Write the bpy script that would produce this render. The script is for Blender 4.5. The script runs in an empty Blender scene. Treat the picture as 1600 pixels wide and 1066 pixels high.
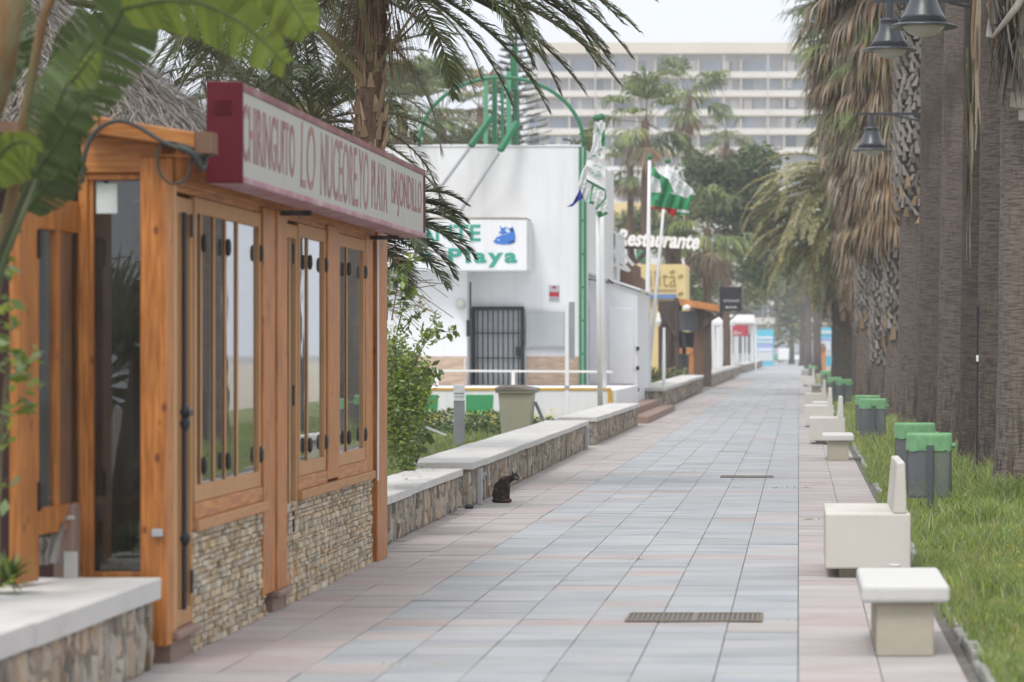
import bpy, bmesh, math, random
import numpy as np
from mathutils import Vector, Matrix, noise as mnoise
random.seed(7); rng = np.random.default_rng(7)
R = random.uniform
sc = bpy.context.scene
COL = sc.collection
F, CX, HY, H = 4500.0, 1248.0, 548.0, 1.6

def P(px, py, Y):
    """the point at depth Y that the photograph shows at pixel px, py"""
    return Vector(((px - CX) * Y / F, Y, H - (py - HY) * Y / F))
def PX(px, Y): return (px - CX) * Y / F
def PZ(py, Y): return H - (py - HY) * Y / F
def GY(py): return H * F / (py - HY)

# ------------------------------------------------------------------ materials
def nn(nt, t, **kw):
    n = nt.nodes.new(t)
    for k, v in kw.items(): setattr(n, k, v)
    return n
def mth(nt, op, a, b=None, c=None):
    n = nn(nt, 'ShaderNodeMath', operation=op)
    for i, v in enumerate((a, b, c)):
        if v is None: continue
        if hasattr(v, 'links'): nt.links.new(v, n.inputs[i])
        else: n.inputs[i].default_value = v
    return n.outputs[0]
def mrange(nt, v, a, b, c, d):
    n = nn(nt, 'ShaderNodeMapRange')
    nt.links.new(v, n.inputs[0])
    for i, x in enumerate((a, b, c, d)): n.inputs[i + 1].default_value = x
    return n.outputs[0]
def mixc(nt, fac, a, b):
    n = nn(nt, 'ShaderNodeMix', data_type='RGBA')
    L = nt.links
    if hasattr(fac, 'links'): L.new(fac, n.inputs[0])
    else: n.inputs[0].default_value = fac
    for i, v in ((6, a), (7, b)):
        if hasattr(v, 'links'): L.new(v, n.inputs[i])
        else: n.inputs[i].default_value = (*v, 1) if len(v) == 3 else v
    return n.outputs[2]
def noise(nt, co, scale, stretch=(1, 1, 1), detail=5, rough=.55):
    mp = nn(nt, 'ShaderNodeMapping'); nt.links.new(co, mp.inputs[0]); mp.inputs['Scale'].default_value = stretch
    t = nn(nt, 'ShaderNodeTexNoise'); nt.links.new(mp.outputs[0], t.inputs[0])
    t.inputs['Scale'].default_value = scale; t.inputs['Detail'].default_value = detail; t.inputs['Roughness'].default_value = rough
    return t.outputs[0]

def mat(name, col, rough=.75, var=.12, vs=5, stretch=(1, 1, 1), bump=.1, bs=60, bstretch=None, island=0., objrand=0.,
        spec=.3, metal=0., col2=None, spots=None, trans=0., stain=None, hue=0., alpha_holes=None, coat=0., fissure=None, patch=None):
    m = bpy.data.materials.new(name); m.use_nodes = True
    nt = m.node_tree; L = nt.links; nt.nodes.clear()
    out = nn(nt, 'ShaderNodeOutputMaterial'); b = nn(nt, 'ShaderNodeBsdfPrincipled')
    tc = nn(nt, 'ShaderNodeTexCoord'); co = tc.outputs['Object']
    n1 = noise(nt, co, vs, stretch)
    c = (*col, 1)
    if col2 is not None:
        c = mixc(nt, mrange(nt, n1, .38, .62, 0, 1), col, col2)
    geo = nn(nt, 'ShaderNodeNewGeometry'); oi = nn(nt, 'ShaderNodeObjectInfo')
    val = mrange(nt, n1, .25, .75, 1 - var, 1 + var)
    if island: val = mth(nt, 'MULTIPLY', val, mrange(nt, geo.outputs['Random Per Island'], 0, 1, 1 - island, 1 + island))
    if objrand: val = mth(nt, 'MULTIPLY', val, mrange(nt, oi.outputs['Random'], 0, 1, 1 - objrand, 1 + objrand))
    hs = nn(nt, 'ShaderNodeHueSaturation'); L.new(val, hs.inputs['Value'])
    if hue:
        r2 = nn(nt, 'ShaderNodeTexWhiteNoise', noise_dimensions='1D'); L.new(geo.outputs['Random Per Island'], r2.inputs['W'])
        L.new(mrange(nt, r2.outputs[0], 0, 1, .5 - hue, .5 + hue), hs.inputs['Hue'])
        L.new(mrange(nt, r2.outputs[0], 0, 1, 1.25, .6), hs.inputs['Saturation'])
    if hasattr(c, 'links'): L.new(c, hs.inputs['Color'])
    else: hs.inputs['Color'].default_value = c
    c = hs.outputs[0]
    if stain:      # (colour, scale, stretch, low, high, amount)
        sn = noise(nt, co, stain[1], stain[2], 6, .65)
        c = mixc(nt, mrange(nt, sn, stain[3], stain[4], 0, stain[5]), c, stain[0])
    if spots:      # (colour, scale, stretch, radius)
        mp = nn(nt, 'ShaderNodeMapping'); L.new(co, mp.inputs[0]); mp.inputs['Scale'].default_value = spots[2]
        v = nn(nt, 'ShaderNodeTexVoronoi'); L.new(mp.outputs[0], v.inputs[0]); v.inputs['Scale'].default_value = spots[1]
        c = mixc(nt, mrange(nt, v.outputs['Distance'], spots[3] * .5, spots[3], .85, 0), c, spots[0])
    if patch:      # (colour, scale, stretch, low, high, amount)
        pn = noise(nt, co, patch[1], patch[2], 3, .5)
        c = mixc(nt, mrange(nt, pn, patch[3], patch[4], 0, patch[5]), c, patch[0])
    if fissure:    # vertical splits in the bark of the butt, dying out upward
        sx = nn(nt, 'ShaderNodeSeparateXYZ'); L.new(co, sx.inputs[0])
        fn = noise(nt, co, 4, (6.5, 6.5, .9), 5, .6)
        c = mixc(nt, mth(nt, 'MULTIPLY', mrange(nt, fn, .50, .60, 0, .85), mrange(nt, sx.outputs[2], .25, 1.5, 1, .12)), c, fissure)
    L.new(c, b.inputs['Base Color'])
    b.inputs['Roughness'].default_value = rough; b.inputs['Metallic'].default_value = metal
    b.inputs['Specular IOR Level'].default_value = spec
    if coat: b.inputs['Coat Weight'].default_value = coat
    if bump:
        bp = nn(nt, 'ShaderNodeBump'); bp.inputs['Strength'].default_value = min(1, bump * 2); bp.inputs['Distance'].default_value = .01
        L.new(noise(nt, co, bs, bstretch or stretch, 6, .6), bp.inputs['Height']); L.new(bp.outputs[0], b.inputs['Normal'])
    sh = b.outputs[0]
    if trans:
        t = nn(nt, 'ShaderNodeBsdfTranslucent'); L.new(c, t.inputs[0])
        mx = nn(nt, 'ShaderNodeMixShader'); mx.inputs[0].default_value = trans
        L.new(sh, mx.inputs[1]); L.new(t.outputs[0], mx.inputs[2]); sh = mx.outputs[0]
    if alpha_holes:   # perforated sheet metal: (pitch scale, radius)
        mp = nn(nt, 'ShaderNodeMapping'); L.new(tc.outputs['UV'], mp.inputs[0])
        mp.inputs['Scale'].default_value = (alpha_holes[0],) * 3; mp.inputs['Rotation'].default_value = (0, 0, math.radians(45))
        v = nn(nt, 'ShaderNodeTexVoronoi'); v.inputs['Randomness'].default_value = 0; v.inputs['Scale'].default_value = 1
        v.voronoi_dimensions = '2D'
        L.new(mp.outputs[0], v.inputs[0])
        tr = nn(nt, 'ShaderNodeBsdfTransparent'); mx = nn(nt, 'ShaderNodeMixShader')
        L.new(mth(nt, 'LESS_THAN', v.outputs['Distance'], alpha_holes[1]), mx.inputs[0])
        L.new(sh, mx.inputs[1]); L.new(tr.outputs[0], mx.inputs[2]); sh = mx.outputs[0]
    L.new(sh, out.inputs[0])
    return m

def glass(name, tint=(.82, .86, .85), ior=1.6, k=1.6):
    m = bpy.data.materials.new(name); m.use_nodes = True
    nt = m.node_tree; L = nt.links; nt.nodes.clear()
    out = nn(nt, 'ShaderNodeOutputMaterial'); fr = nn(nt, 'ShaderNodeFresnel'); fr.inputs[0].default_value = ior
    tc = nn(nt, 'ShaderNodeTexCoord')
    bp = nn(nt, 'ShaderNodeBump'); bp.inputs['Strength'].default_value = .12; bp.inputs['Distance'].default_value = .004
    L.new(noise(nt, tc.outputs['Object'], 2.5, (1, 1, 1), 2), bp.inputs['Height'])
    gl = nn(nt, 'ShaderNodeBsdfGlossy'); gl.inputs['Roughness'].default_value = .015; L.new(bp.outputs[0], gl.inputs['Normal'])
    gl.inputs[0].default_value = (.95, .97, 1, 1)
    tr = nn(nt, 'ShaderNodeBsdfTransparent'); tr.inputs[0].default_value = (*tint, 1)
    mx = nn(nt, 'ShaderNodeMixShader')
    L.new(mth(nt, 'MINIMUM', mth(nt, 'MULTIPLY', fr.outputs[0], k), .95), mx.inputs[0])
    L.new(tr.outputs[0], mx.inputs[1]); L.new(gl.outputs[0], mx.inputs[2])
    df = nn(nt, 'ShaderNodeBsdfDiffuse'); df.inputs[0].default_value = (.5, .5, .48, 1)     # film of dust
    mx2 = nn(nt, 'ShaderNodeMixShader'); L.new(mrange(nt, noise(nt, tc.outputs['Object'], 4, (1, 1, .3)), .4, .8, .02, .09), mx2.inputs[0])
    L.new(mx.outputs[0], mx2.inputs[1]); L.new(df.outputs[0], mx2.inputs[2]); L.new(mx2.outputs[0], out.inputs[0])
    return m

M = {}
M['tile_blue'] = mat('tile_blue', (.318, .337, .358), .6, .08, 1.4, (1, 2.5, 1), .1, 90, island=.10, hue=.010, col2=(.348, .344, .342), stain=((.21, .21, .205), 1.3, (1, 1.6, 1), .50, .78, .5), spots=((.13, .125, .115), 2.6, (1, 1, 1), .035))
M['tile_pink'] = mat('tile_pink', (.378, .322, .303), .65, .09, 1.2, (1, 2.5, 1), .12, 90, island=.08, hue=.012, col2=(.37, .338, .33), stain=((.245, .22, .205), 1.2, (1, 1.6, 1), .50, .78, .5), spots=((.15, .135, .12), 2.6, (1, 1, 1), .035))
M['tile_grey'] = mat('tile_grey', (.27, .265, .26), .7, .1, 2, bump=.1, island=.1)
M['joint'] = mat('joint', (.13, .12, .105), .95, .3, 9)
M['asphalt'] = mat('asphalt', (.30, .28, .25), .9, .15, .6, col2=(.24, .235, .2))
M['sand'] = mat('sand', (.40, .35, .27), .95, .12, .5)
M['soil'] = mat('soil', (.17, .21, .065), .95, .3, 3, col2=(.19, .18, .075))
M['lawn'] = mat('lawn', (.12, .15, .05), .95, .25, 2.2, col2=(.20, .16, .10), bump=.4, bs=30)
M['kerb'] = mat('kerb', (.27, .27, .25), .85, .2, 7, bump=.4, bs=25, stain=((.15, .15, .12), 6, (1, 1, 1), .5, .7, .6))
M['grass'] = mat('grass', (.225, .315, .078), .6, .22, 1.3, bump=0, island=.35, hue=.022, trans=.4, col2=(.27, .315, .095))
M['grass_dry'] = mat('grass_dry', (.33, .29, .14), .7, .2, 3, bump=0, island=.3, trans=.3)
M['flower'] = mat('flower', (.75, .55, .04), .6, .1, bump=0, trans=.2)
M['flower_pale'] = mat('flower_pale', (.75, .72, .5), .6, .1, bump=0, trans=.2)
M['concrete'] = mat('concrete', (.525, .50, .46), .8, .05, 3, bump=.10, bs=140, spots=((.26, .225, .175), 7, (1, 1, 1), .085), stain=((.38, .35, .30), 2.6, (1, 1, .4), .50, .74, .55), objrand=.07)
M['slab'] = mat('slab', (.54, .53, .51), .85, .06, 5, bump=.12, bs=160, stain=((.43, .42, .39), 5, (1, 1, 1), .52, .72, .45), objrand=.05)
M['support'] = mat('support', (.40, .365, .29), .85, .09, 5, bump=.15, bs=120, spots=((.16, .14, .10), 8, (1, 1, 1), .10), stain=((.30, .26, .17), 3, (1, 1, .7), .5, .72, .6))
M['cap'] = mat('cap', (.53, .515, .49), .85, .07, 3, bump=.14, bs=120, stain=((.36, .35, .31), 3.5, (1, .35, 1), .5, .74, .6), spots=((.24, .23, .2), 9, (1, .6, 1), .05))
M['stone'] = mat('stone', (.34, .265, .18), .88, .25, 14, (1, 1, .6), bump=.7, bs=38, island=.5, hue=.012, col2=(.24, .215, .185), stain=((.50, .47, .42), 9, (1.5, 1.5, .5), .52, .68, .75))
M['mortar'] = mat('mortar', (.24, .21, .17), .95, .2, 9, bump=.4, bs=40)
M['ledger'] = mat('ledger', (.50, .39, .245), .85, .2, 16, bump=.4, bs=60, island=.27, hue=.008, col2=(.44, .375, .285))
M['terracotta'] = mat('terracotta', (.27, .18, .145), .7, .12, 8, bump=.15)
WOODSP = ((.13, .032, .01), 9, (1., 1., .62), .17)
M['wood'] = mat('wood', (.355, .122, .024), .42, .24, 5, (9, 9, .7), .12, 12, (9, 9, .7), col2=(.45, .175, .042), objrand=.1, spots=WOODSP, spec=.45,
                stain=((.15, .06, .022), 2.6, (3, 3, .6), .52, .76, .55))
M['wood_side'] = mat('wood_side', (.36, .125, .026), .42, .24, 5, (9, .7, 9), .12, 12, (9, .7, 9), col2=(.45, .18, .044), objrand=.1,
                     spots=((.13, .032, .01), 9, (1., .62, 1.), .15), spec=.45)
M['wood_end'] = mat('wood_end', (.355, .122, .024), .42, .22, 5, (.7, 9, 9), .12, 12, (.7, 9, 9), col2=(.42, .18, .05), spots=((.13, .032, .01), 9, (.62, 1., 1.), .15), spec=.45)
M['wood_sun'] = mat('wood_sun', (.44, .235, .105), .55, .16, 5, (9, 9, .7), .12, 12, objrand=.08, spots=((.25, .10, .04), 6, (1.3, 1.3, .45), .07))  # paler copy of the pine, side light on the frames put into its colour
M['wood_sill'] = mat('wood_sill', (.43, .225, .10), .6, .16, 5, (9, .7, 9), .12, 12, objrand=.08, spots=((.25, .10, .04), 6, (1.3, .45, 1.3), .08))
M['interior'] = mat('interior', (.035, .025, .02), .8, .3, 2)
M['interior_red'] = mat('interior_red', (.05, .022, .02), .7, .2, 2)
M['curtain'] = mat('curtain', (.40, .42, .43), .8, .12, 4, (14, 14, .4), bump=.3, bs=8)
M['glass'] = glass('glass')
M['glass_end'] = glass('glass_end', (.55, .55, .50), 1.55, 2.0)
M['iron'] = mat('iron', (.018, .018, .02), .45, .2, 20, spec=.5)
M['paper'] = mat('paper', (.62, .68, .66), .8, .03)
M['sign_red'] = mat('sign_red', (.095, .006, .014), .5, .12, 6, spec=.25, stain=((.12, .012, .02), 4, (1, 1, .4), .55, .75, .5))
M['sign_rust'] = mat('sign_rust', (.20, .075, .075), .55, .2, 9, stain=((.36, .27, .26), 6, (1, .5, 1), .5, .7, .6))
M['sign_pink'] = mat('sign_pink', (.36, .17, .21), .5, .2, 7, stain=((.55, .46, .48), 5, (1, .6, 1), .45, .7, .7))
M['sign_panel'] = mat('sign_panel', (.40, .40, .37), .45, .06, 6, (1, 6, .3), stain=((.39, .38, .34), 5, (1, 8, .5), .5, .72, .6), bump=.02)
M['sign_letter'] = mat('sign_letter', (.25, .105, .10), .6, .25, 12, stain=((.46, .36, .33), 7, (1, 6, .6), .46, .66, .75))
M['thatch'] = mat('thatch', (.205, .18, .15), .9, .2, 7, bump=0, island=.5, hue=.01)
M['thatch_core'] = mat('thatch_core', (.12, .105, .085), .95, .3, 20, bump=.5, bs=40)
M['strelitzia'] = mat('strelitzia', (.070, .102, .030), .55, .18, 2.5, (1, 1, 1), .06, 30, island=.22, trans=.30, spec=.5, objrand=.2)
M['strelitzia_pale'] = mat('strelitzia_pale', (.165, .21, .035), .42, .18, 2.5, bump=.06, island=.2, trans=.42, spec=.5)
M['midrib'] = mat('midrib', (.055, .07, .028), .5, .15, 6)
M['sheath'] = mat('sheath', (.19, .105, .045), .75, .35, 5, (4, 4, .5), .3, 15, col2=(.13, .12, .06))
M['phoenix'] = mat('phoenix', (.115, .135, .05), .5, .16, 2, bump=0, island=.38, trans=.24, spec=.45, hue=.014)
M['phoenix_dark'] = mat('phoenix_dark', (.068, .086, .035), .5, .16, 2, bump=0, island=.4, trans=.22, spec=.45, hue=.014)
M['phoenix_pale'] = mat('phoenix_pale', (.34, .345, .15), .55, .2, 1.2, bump=0, island=.4, trans=.28, col2=(.35, .30, .15), hue=.012)
M['rachis'] = mat('rachis', (.17, .15, .065), .6, .2, 4)
M['petiole_brown'] = mat('petiole_brown', (.15, .09, .05), .8, .25, 6)
M['fan_green'] = mat('fan_green', (.15, .185, .066), .5, .2, 1.5, bump=0, island=.4, trans=.28, hue=.015, objrand=.12)
M['fan_dead'] = mat('fan_dead', (.37, .30, .205), .85, .2, 1.2, bump=0, island=.5, trans=.16, hue=.01, col2=(.22, .15, .095))
M['fan_mid'] = mat('fan_mid', (.235, .205, .115), .8, .2, 1.2, bump=0, island=.4, trans=.18, hue=.014)
M['trunk'] = mat('trunk', (.168, .136, .117), .92, .34, 3, (2.2, 2.2, 17), 1.0, 5, (1.6, 1.6, 13), col2=(.060, .049, .043), fissure=(.03, .025, .022), patch=((.060, .045, .037), 1.5, (1, 1, .28), .53, .60, .75),
                 stain=((.04, .034, .031), 4, (9, 9, 1.1), .54, .70, .55), objrand=.36)
M['trunk_brown'] = mat('trunk_brown', (.185, .12, .078), .95, .3, 5, (6, 6, 2.2), 1., 9, (3, 3, 9), col2=(.085, .052, .034), stain=((.30, .24, .17), 9, (4, 4, 1.2), .58, .70, .6))
M['trunk_dark'] = mat('trunk_dark', (.075, .066, .058), .95, .3, 6, (2, 2, 3), 1, 14, (2, 2, 3), spots=((.03, .026, .022), 6, (1, 1, 1.4), .25))
M['boot'] = mat('boot', (.22, .20, .18), .85, .2, 6, (3, 3, .6), .3, 20, island=.42, hue=.006)
M['boot_warm'] = mat('boot_warm', (.27, .185, .115), .85, .2, 6, (3, 3, .6), .3, 20, island=.35)
M['bush'] = mat('bush', (.19, .26, .058), .5, .2, 2, bump=0, island=.5, trans=.32, hue=.02, spec=.4)
M['hedge'] = mat('hedge', (.07, .115, .03), .55, .2, 1.5, bump=0, island=.5, trans=.25, hue=.02)
M['tree_dark'] = mat('tree_dark', (.085, .125, .036), .55, .25, .5, bump=0, island=.5, trans=.2, hue=.02)
M['tree_mid'] = mat('tree_mid', (.16, .185, .055), .55, .25, .5, bump=0, island=.5, trans=.25, hue=.02)
M['norfolk'] = mat('norfolk', (.055, .085, .06), .6, .2, .6, bump=0, island=.35, trans=.1)
M['bark'] = mat('bark', (.13, .10, .075), .95, .3, 5, (3, 3, .6), .6, 15)
M['twig'] = mat('twig', (.14, .12, .07), .8, .2, 5)
M['white_wall'] = mat('white_wall', (.735, .745, .76), .85, .03, 1.2, bump=.05, bs=40, stain=((.52, .52, .505), 1.3, (2, 2, .16), .50, .76, .45))
M['white_paint'] = mat('white_paint', (.78, .78, .79), .5, .04, 3, bump=.03, stain=((.55, .53, .5), 3, (1, 1, .4), .6, .8, .4))
M['white_metal'] = mat('white_metal', (.72, .74, .77), .4, .04, 3, bump=.02)
M['coping'] = mat('coping', (.42, .36, .30), .9, .3, 3)
M['dado'] = mat('dado', (.42, .305, .225), .6, .14, 3, (1, 1, 5), .08, 30, col2=(.47, .36, .28))
M['green_paint'] = mat('green_paint', (.022, .165, .075), .45, .12, 2, spec=.5, bump=.03, objrand=.15)
M['green_pale'] = mat('green_pale', (.10, .32, .19), .45, .12, 2, spec=.5)
M['green_wall'] = mat('green_wall', (.055, .30, .115), .8, .1, 2)
M['teal'] = mat('teal', (.05, .33, .25), .7, .06, bump=0)
M['fish_blue'] = mat('fish_blue', (.055, .18, .55), .6, .08, bump=0)
M['navy'] = mat('navy', (.02, .045, .17), .6, .08, bump=0)
M['yellow_line'] = mat('yellow_line', (.62, .36, .05), .8, .12, 4)
M['grey_box'] = mat('grey_box', (.40, .42, .435), .5, .05, 3)
M['grey_pipe'] = mat('grey_pipe', (.42, .42, .44), .5, .1, 3)
M['bollard'] = mat('bollard', (.30, .31, .33), .5, .1, 4)
M['dark_grey'] = mat('dark_grey', (.075, .083, .095), .45, .1, 4, spec=.45)
M['black'] = mat('black', (.022, .022, .024), .5, .15, 4)
M['mesh_metal'] = mat('mesh_metal', (.15, .163, .175), .45, .1, 4, metal=.2, alpha_holes=(62, .33))
M['bag'] = mat('bag', (.225, .47, .235), .38, .16, 9, (1, 1, .5), bump=.5, bs=16, bstretch=(1.6, 1.6, .7), trans=.3, spec=.5, stain=((.36, .60, .38), 14, (1.5, 1.5, .6), .55, .70, .6))
M['bag_in'] = mat('bag_in', (.04, .10, .05), .5, .1, 4, bump=.2, bs=10, trans=.15)
M['beige_plastic'] = mat('beige_plastic', (.375, .365, .275), .5, .08, 3)
M['brown_lid'] = mat('brown_lid', (.12, .10, .075), .55, .2, 5)
M['lamp_metal'] = mat('lamp_metal', (.042, .047, .058), .33, .12, 6, spec=.55)
M['lamp_globe'] = mat('lamp_globe', (.62, .62, .57), .3, .05, 4, bump=0, trans=.35)
M['dark_wood'] = mat('dark_wood', (.075, .055, .042), .8, .3, 3, (4, 4, .6))
M['brown_wood'] = mat('brown_wood', (.17, .10, .065), .8, .25, 3, (4, 4, .6))
M['orange_wood'] = mat('orange_wood', (.48, .20, .06), .6, .2, 3)
M['yellow_panel'] = mat('yellow_panel', (.68, .53, .25), .7, .06, 2)
M['ochre'] = mat('ochre', (.30, .22, .07), .7, .1)
M['blue_awning'] = mat('blue_awning', (.13, .22, .45), .7, .1)
M['panel_red'] = mat('panel_red', (.42, .03, .05), .6, .1)
M['panel_cyan'] = mat('panel_cyan', (.10, .47, .62), .5, .05)
M['panel_pale'] = mat('panel_pale', (.62, .66, .76), .5, .05)
M['panel_violet'] = mat('panel_violet', (.36, .38, .68), .5, .05)
M['hotel_wall'] = mat('hotel_wall', (.60, .545, .45), .85, .06, .1)
M['hotel_white'] = mat('hotel_white', (.70, .69, .67), .8, .06, .1)
M['hotel_glass'] = mat('hotel_glass', (.25, .29, .36), .3, .2, .2, objrand=.55, spec=.5)
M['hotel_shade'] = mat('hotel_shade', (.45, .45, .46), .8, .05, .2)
M['flag_white'] = mat('flag_white', (.84, .85, .85), .85, .05, 4, bump=.05, trans=.4)
M['flag_green'] = mat('flag_green', (.08, .40, .19), .85, .08, 4, bump=.05, trans=.35)
M['flag_red'] = mat('flag_red', (.55, .035, .04), .85, .08, 4, bump=.05, trans=.35)
M['flag_blue'] = mat('flag_blue', (.06, .08, .45), .85, .08, 4, bump=.05, trans=.35)
M['rust'] = mat('rust', (.25, .20, .145), .8, .3, 12, col2=(.17, .15, .125))
M['cable'] = mat('cable', (.05, .055, .05), .6, .1)
M['cat_fur'] = mat('cat_fur', (.020, .016, .013), .85, .35, 26, bump=.6, bs=160, stain=((.20, .08, .025), 11, (1, 1, 1.2), .535, .63, .85))
M['cat_pale'] = mat('cat_pale', (.16, .12, .085), .85, .2, 30)
M['cat_eye'] = mat('cat_eye', (.25, .26, .04), .15, .05, spec=.7, bump=0)
M['cat_pink'] = mat('cat_pink', (.16, .07, .06), .7, .1)

# ------------------------------------------------------------------ mesh helpers
class MB:
    def __init__(s): s.v = []; s.f = []; s.m = []; s.mi = 0
    def add(s, vs, fs):
        o = len(s.v); s.v.extend([tuple(v) for v in vs]); s.f.extend([tuple(i + o for i in f) for f in fs]); s.m.extend([s.mi] * len(fs)); return s
    def box(s, x0, x1, y0, y1, z0, z1):
        return s.add([(x0, y0, z0), (x1, y0, z0), (x1, y1, z0), (x0, y1, z0), (x0, y0, z1), (x1, y0, z1), (x1, y1, z1), (x0, y1, z1)],
                     [(3, 2, 1, 0), (4, 5, 6, 7), (0, 1, 5, 4), (1, 2, 6, 5), (2, 3, 7, 6), (3, 0, 4, 7)])
    def hexa(s, lo, hi):      # two rings of four points, bottom and top
        return s.add(list(lo) + list(hi), [(3, 2, 1, 0), (4, 5, 6, 7), (0, 1, 5, 4), (1, 2, 6, 5), (2, 3, 7, 6), (3, 0, 4, 7)])
    def bar(s, p, q, w, d, up=(0, 0, 1)):
        p, q = Vector(p), Vector(q); t = (q - p).normalized(); u = Vector(up)
        if abs(t.dot(u)) > .95: u = Vector((0, 1, 0))
        a = t.cross(u).normalized() * w / 2; b = a.cross(t).normalized() * d / 2
        return s.hexa([p - a - b, p + a - b, p + a + b, p - a + b], [q - a - b, q + a - b, q + a + b, q - a + b])
    def tube(s, pts, rad, n=8, cap=True):
        pts = [Vector(p) for p in pts]; N = len(pts)
        if not hasattr(rad, '__len__'): rad = [rad] * N
        vs = []; fs = []
        t0 = (pts[1] - pts[0]).normalized()
        u = t0.cross(Vector((0, 0, 1)))
        if u.length < .05: u = t0.cross(Vector((0, 1, 0)))
        u.normalize()
        for i, p in enumerate(pts):
            t = (pts[min(i + 1, N - 1)] - pts[max(i - 1, 0)]).normalized()
            u = (u - t * u.dot(t)).normalized(); w = t.cross(u)
            for k in range(n):
                a = 2 * math.pi * k / n
                vs.append(p + (u * math.cos(a) + w * math.sin(a)) * rad[i])
        for i in range(N - 1):
            for k in range(n):
                k2 = (k + 1) % n
                fs.append((i * n + k, i * n + k2, (i + 1) * n + k2, (i + 1) * n + k))
        if cap: fs.append(tuple(range(n))[::-1]); fs.append(tuple((N - 1) * n + k for k in range(n)))
        return s.add(vs, fs)
    def lathe(s, prof, c=(0, 0, 0), n=28, jit=0.):
        vs = []; fs = []
        for r, z in prof:
            for k in range(n):
                a = 2 * math.pi * k / n; rr = r * (1 + R(-jit, jit))
                vs.append((c[0] + rr * math.cos(a), c[1] + rr * math.sin(a), c[2] + z))
        for i in range(len(prof) - 1):
            for k in range(n):
                k2 = (k + 1) % n; fs.append((i * n + k, i * n + k2, (i + 1) * n + k2, (i + 1) * n + k))
        fs.append(tuple(range(n))[::-1]); fs.append(tuple((len(prof) - 1) * n + k for k in range(n)))
        return s.add(vs, fs)
    def prism(s, pts, off):
        pts = [Vector(p) for p in pts]; o = Vector(off); n = len(pts)
        return s.add(pts + [p + o for p in pts], [tuple(range(n))[::-1], tuple(range(n, 2 * n))] + [(i, (i + 1) % n, n + (i + 1) % n, n + i) for i in range(n)])
    def build(s, name, m, parent=None, smooth=False, bevel=0., seg=2, world=True, solid=0.):
        me = bpy.data.meshes.new(name)
        v = s.v
        if parent is not None and world:
            o = origin(parent); v = [(a[0] - o[0], a[1] - o[1], a[2] - o[2]) for a in v]
        me.from_pydata(v, [], s.f)
        ms = m if isinstance(m, (list, tuple)) else [m]
        for x in ms: me.materials.append(M[x])
        if len(ms) > 1: me.polygons.foreach_set('material_index', s.m)
        if smooth: me.polygons.foreach_set('use_smooth', [True] * len(me.polygons))
        me.update()
        return link(name, me, parent, bevel, seg, solid)
def link(name, me, parent=None, bevel=0., seg=2, solid=0.):
    ob = bpy.data.objects.new(name, me); COL.objects.link(ob)
    if parent is not None: ob.parent = parent
    if solid:
        md = ob.modifiers.new('solid', 'SOLIDIFY'); md.thickness = solid; md.offset = 0
    if bevel:
        md = ob.modifiers.new('bevel', 'BEVEL'); md.width = bevel; md.segments = seg; md.limit_method = 'ANGLE'; md.angle_limit = math.radians(40)
        md.harden_normals = False
    return ob
def origin(o):
    p = Vector((0, 0, 0))
    while o is not None: p = p + o.location; o = o.parent
    return p
def np_mesh(name, V, Fc, m, parent=None, mi=None, world=True):
    V = np.asarray(V, dtype=np.float32).reshape(-1, 3); Fc = np.asarray(Fc, dtype=np.int32)
    if parent is not None and world: V = V - np.array(origin(parent), dtype=np.float32)
    me = bpy.data.meshes.new(name); k = Fc.shape[1]
    me.vertices.add(len(V)); me.vertices.foreach_set('co', V.ravel())
    me.loops.add(Fc.size); me.loops.foreach_set('vertex_index', Fc.ravel())
    me.polygons.add(len(Fc)); me.polygons.foreach_set('loop_start', np.arange(0, Fc.size, k, dtype=np.int32))
    for x in (m if isinstance(m, (list, tuple)) else [m]): me.materials.append(M[x])
    if mi is not None: me.polygons.foreach_set('material_index', np.asarray(mi, dtype=np.int32))
    me.update(calc_edges=True); me.validate()
    return link(name, me, parent)
def tag(o, label=None, cat=None, group=None, kind=None):
    if label: o['label'] = label
    if cat: o['category'] = cat
    if group: o['group'] = group
    if kind: o['kind'] = kind
    return o
def thing(name, label, cat, loc, group=None, rz=0):
    o = bpy.data.objects.new(name, None); COL.objects.link(o); o.empty_display_size = .2
    o.location = loc; o.rotation_euler.z = rz
    return tag(o, label, cat, group)
def struct(o): o['kind'] = 'structure'; return o
def kids(o): return [c for c in list(bpy.data.objects) if c.parent == o]
TREE = {}
def dup(root, loc, rz=0., label=None, scale=None):
    def cp(o, par):
        c = o.copy(); COL.objects.link(c)
        if par is not None: c.parent = par
        for k in o.children: cp(k, c)
        return c
    c = cp(root, None); c.location = loc; c.rotation_euler.z = rz
    if label: c['label'] = label
    if scale: c.scale = scale if hasattr(scale, '__len__') else (scale,) * 3
    return c
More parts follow.
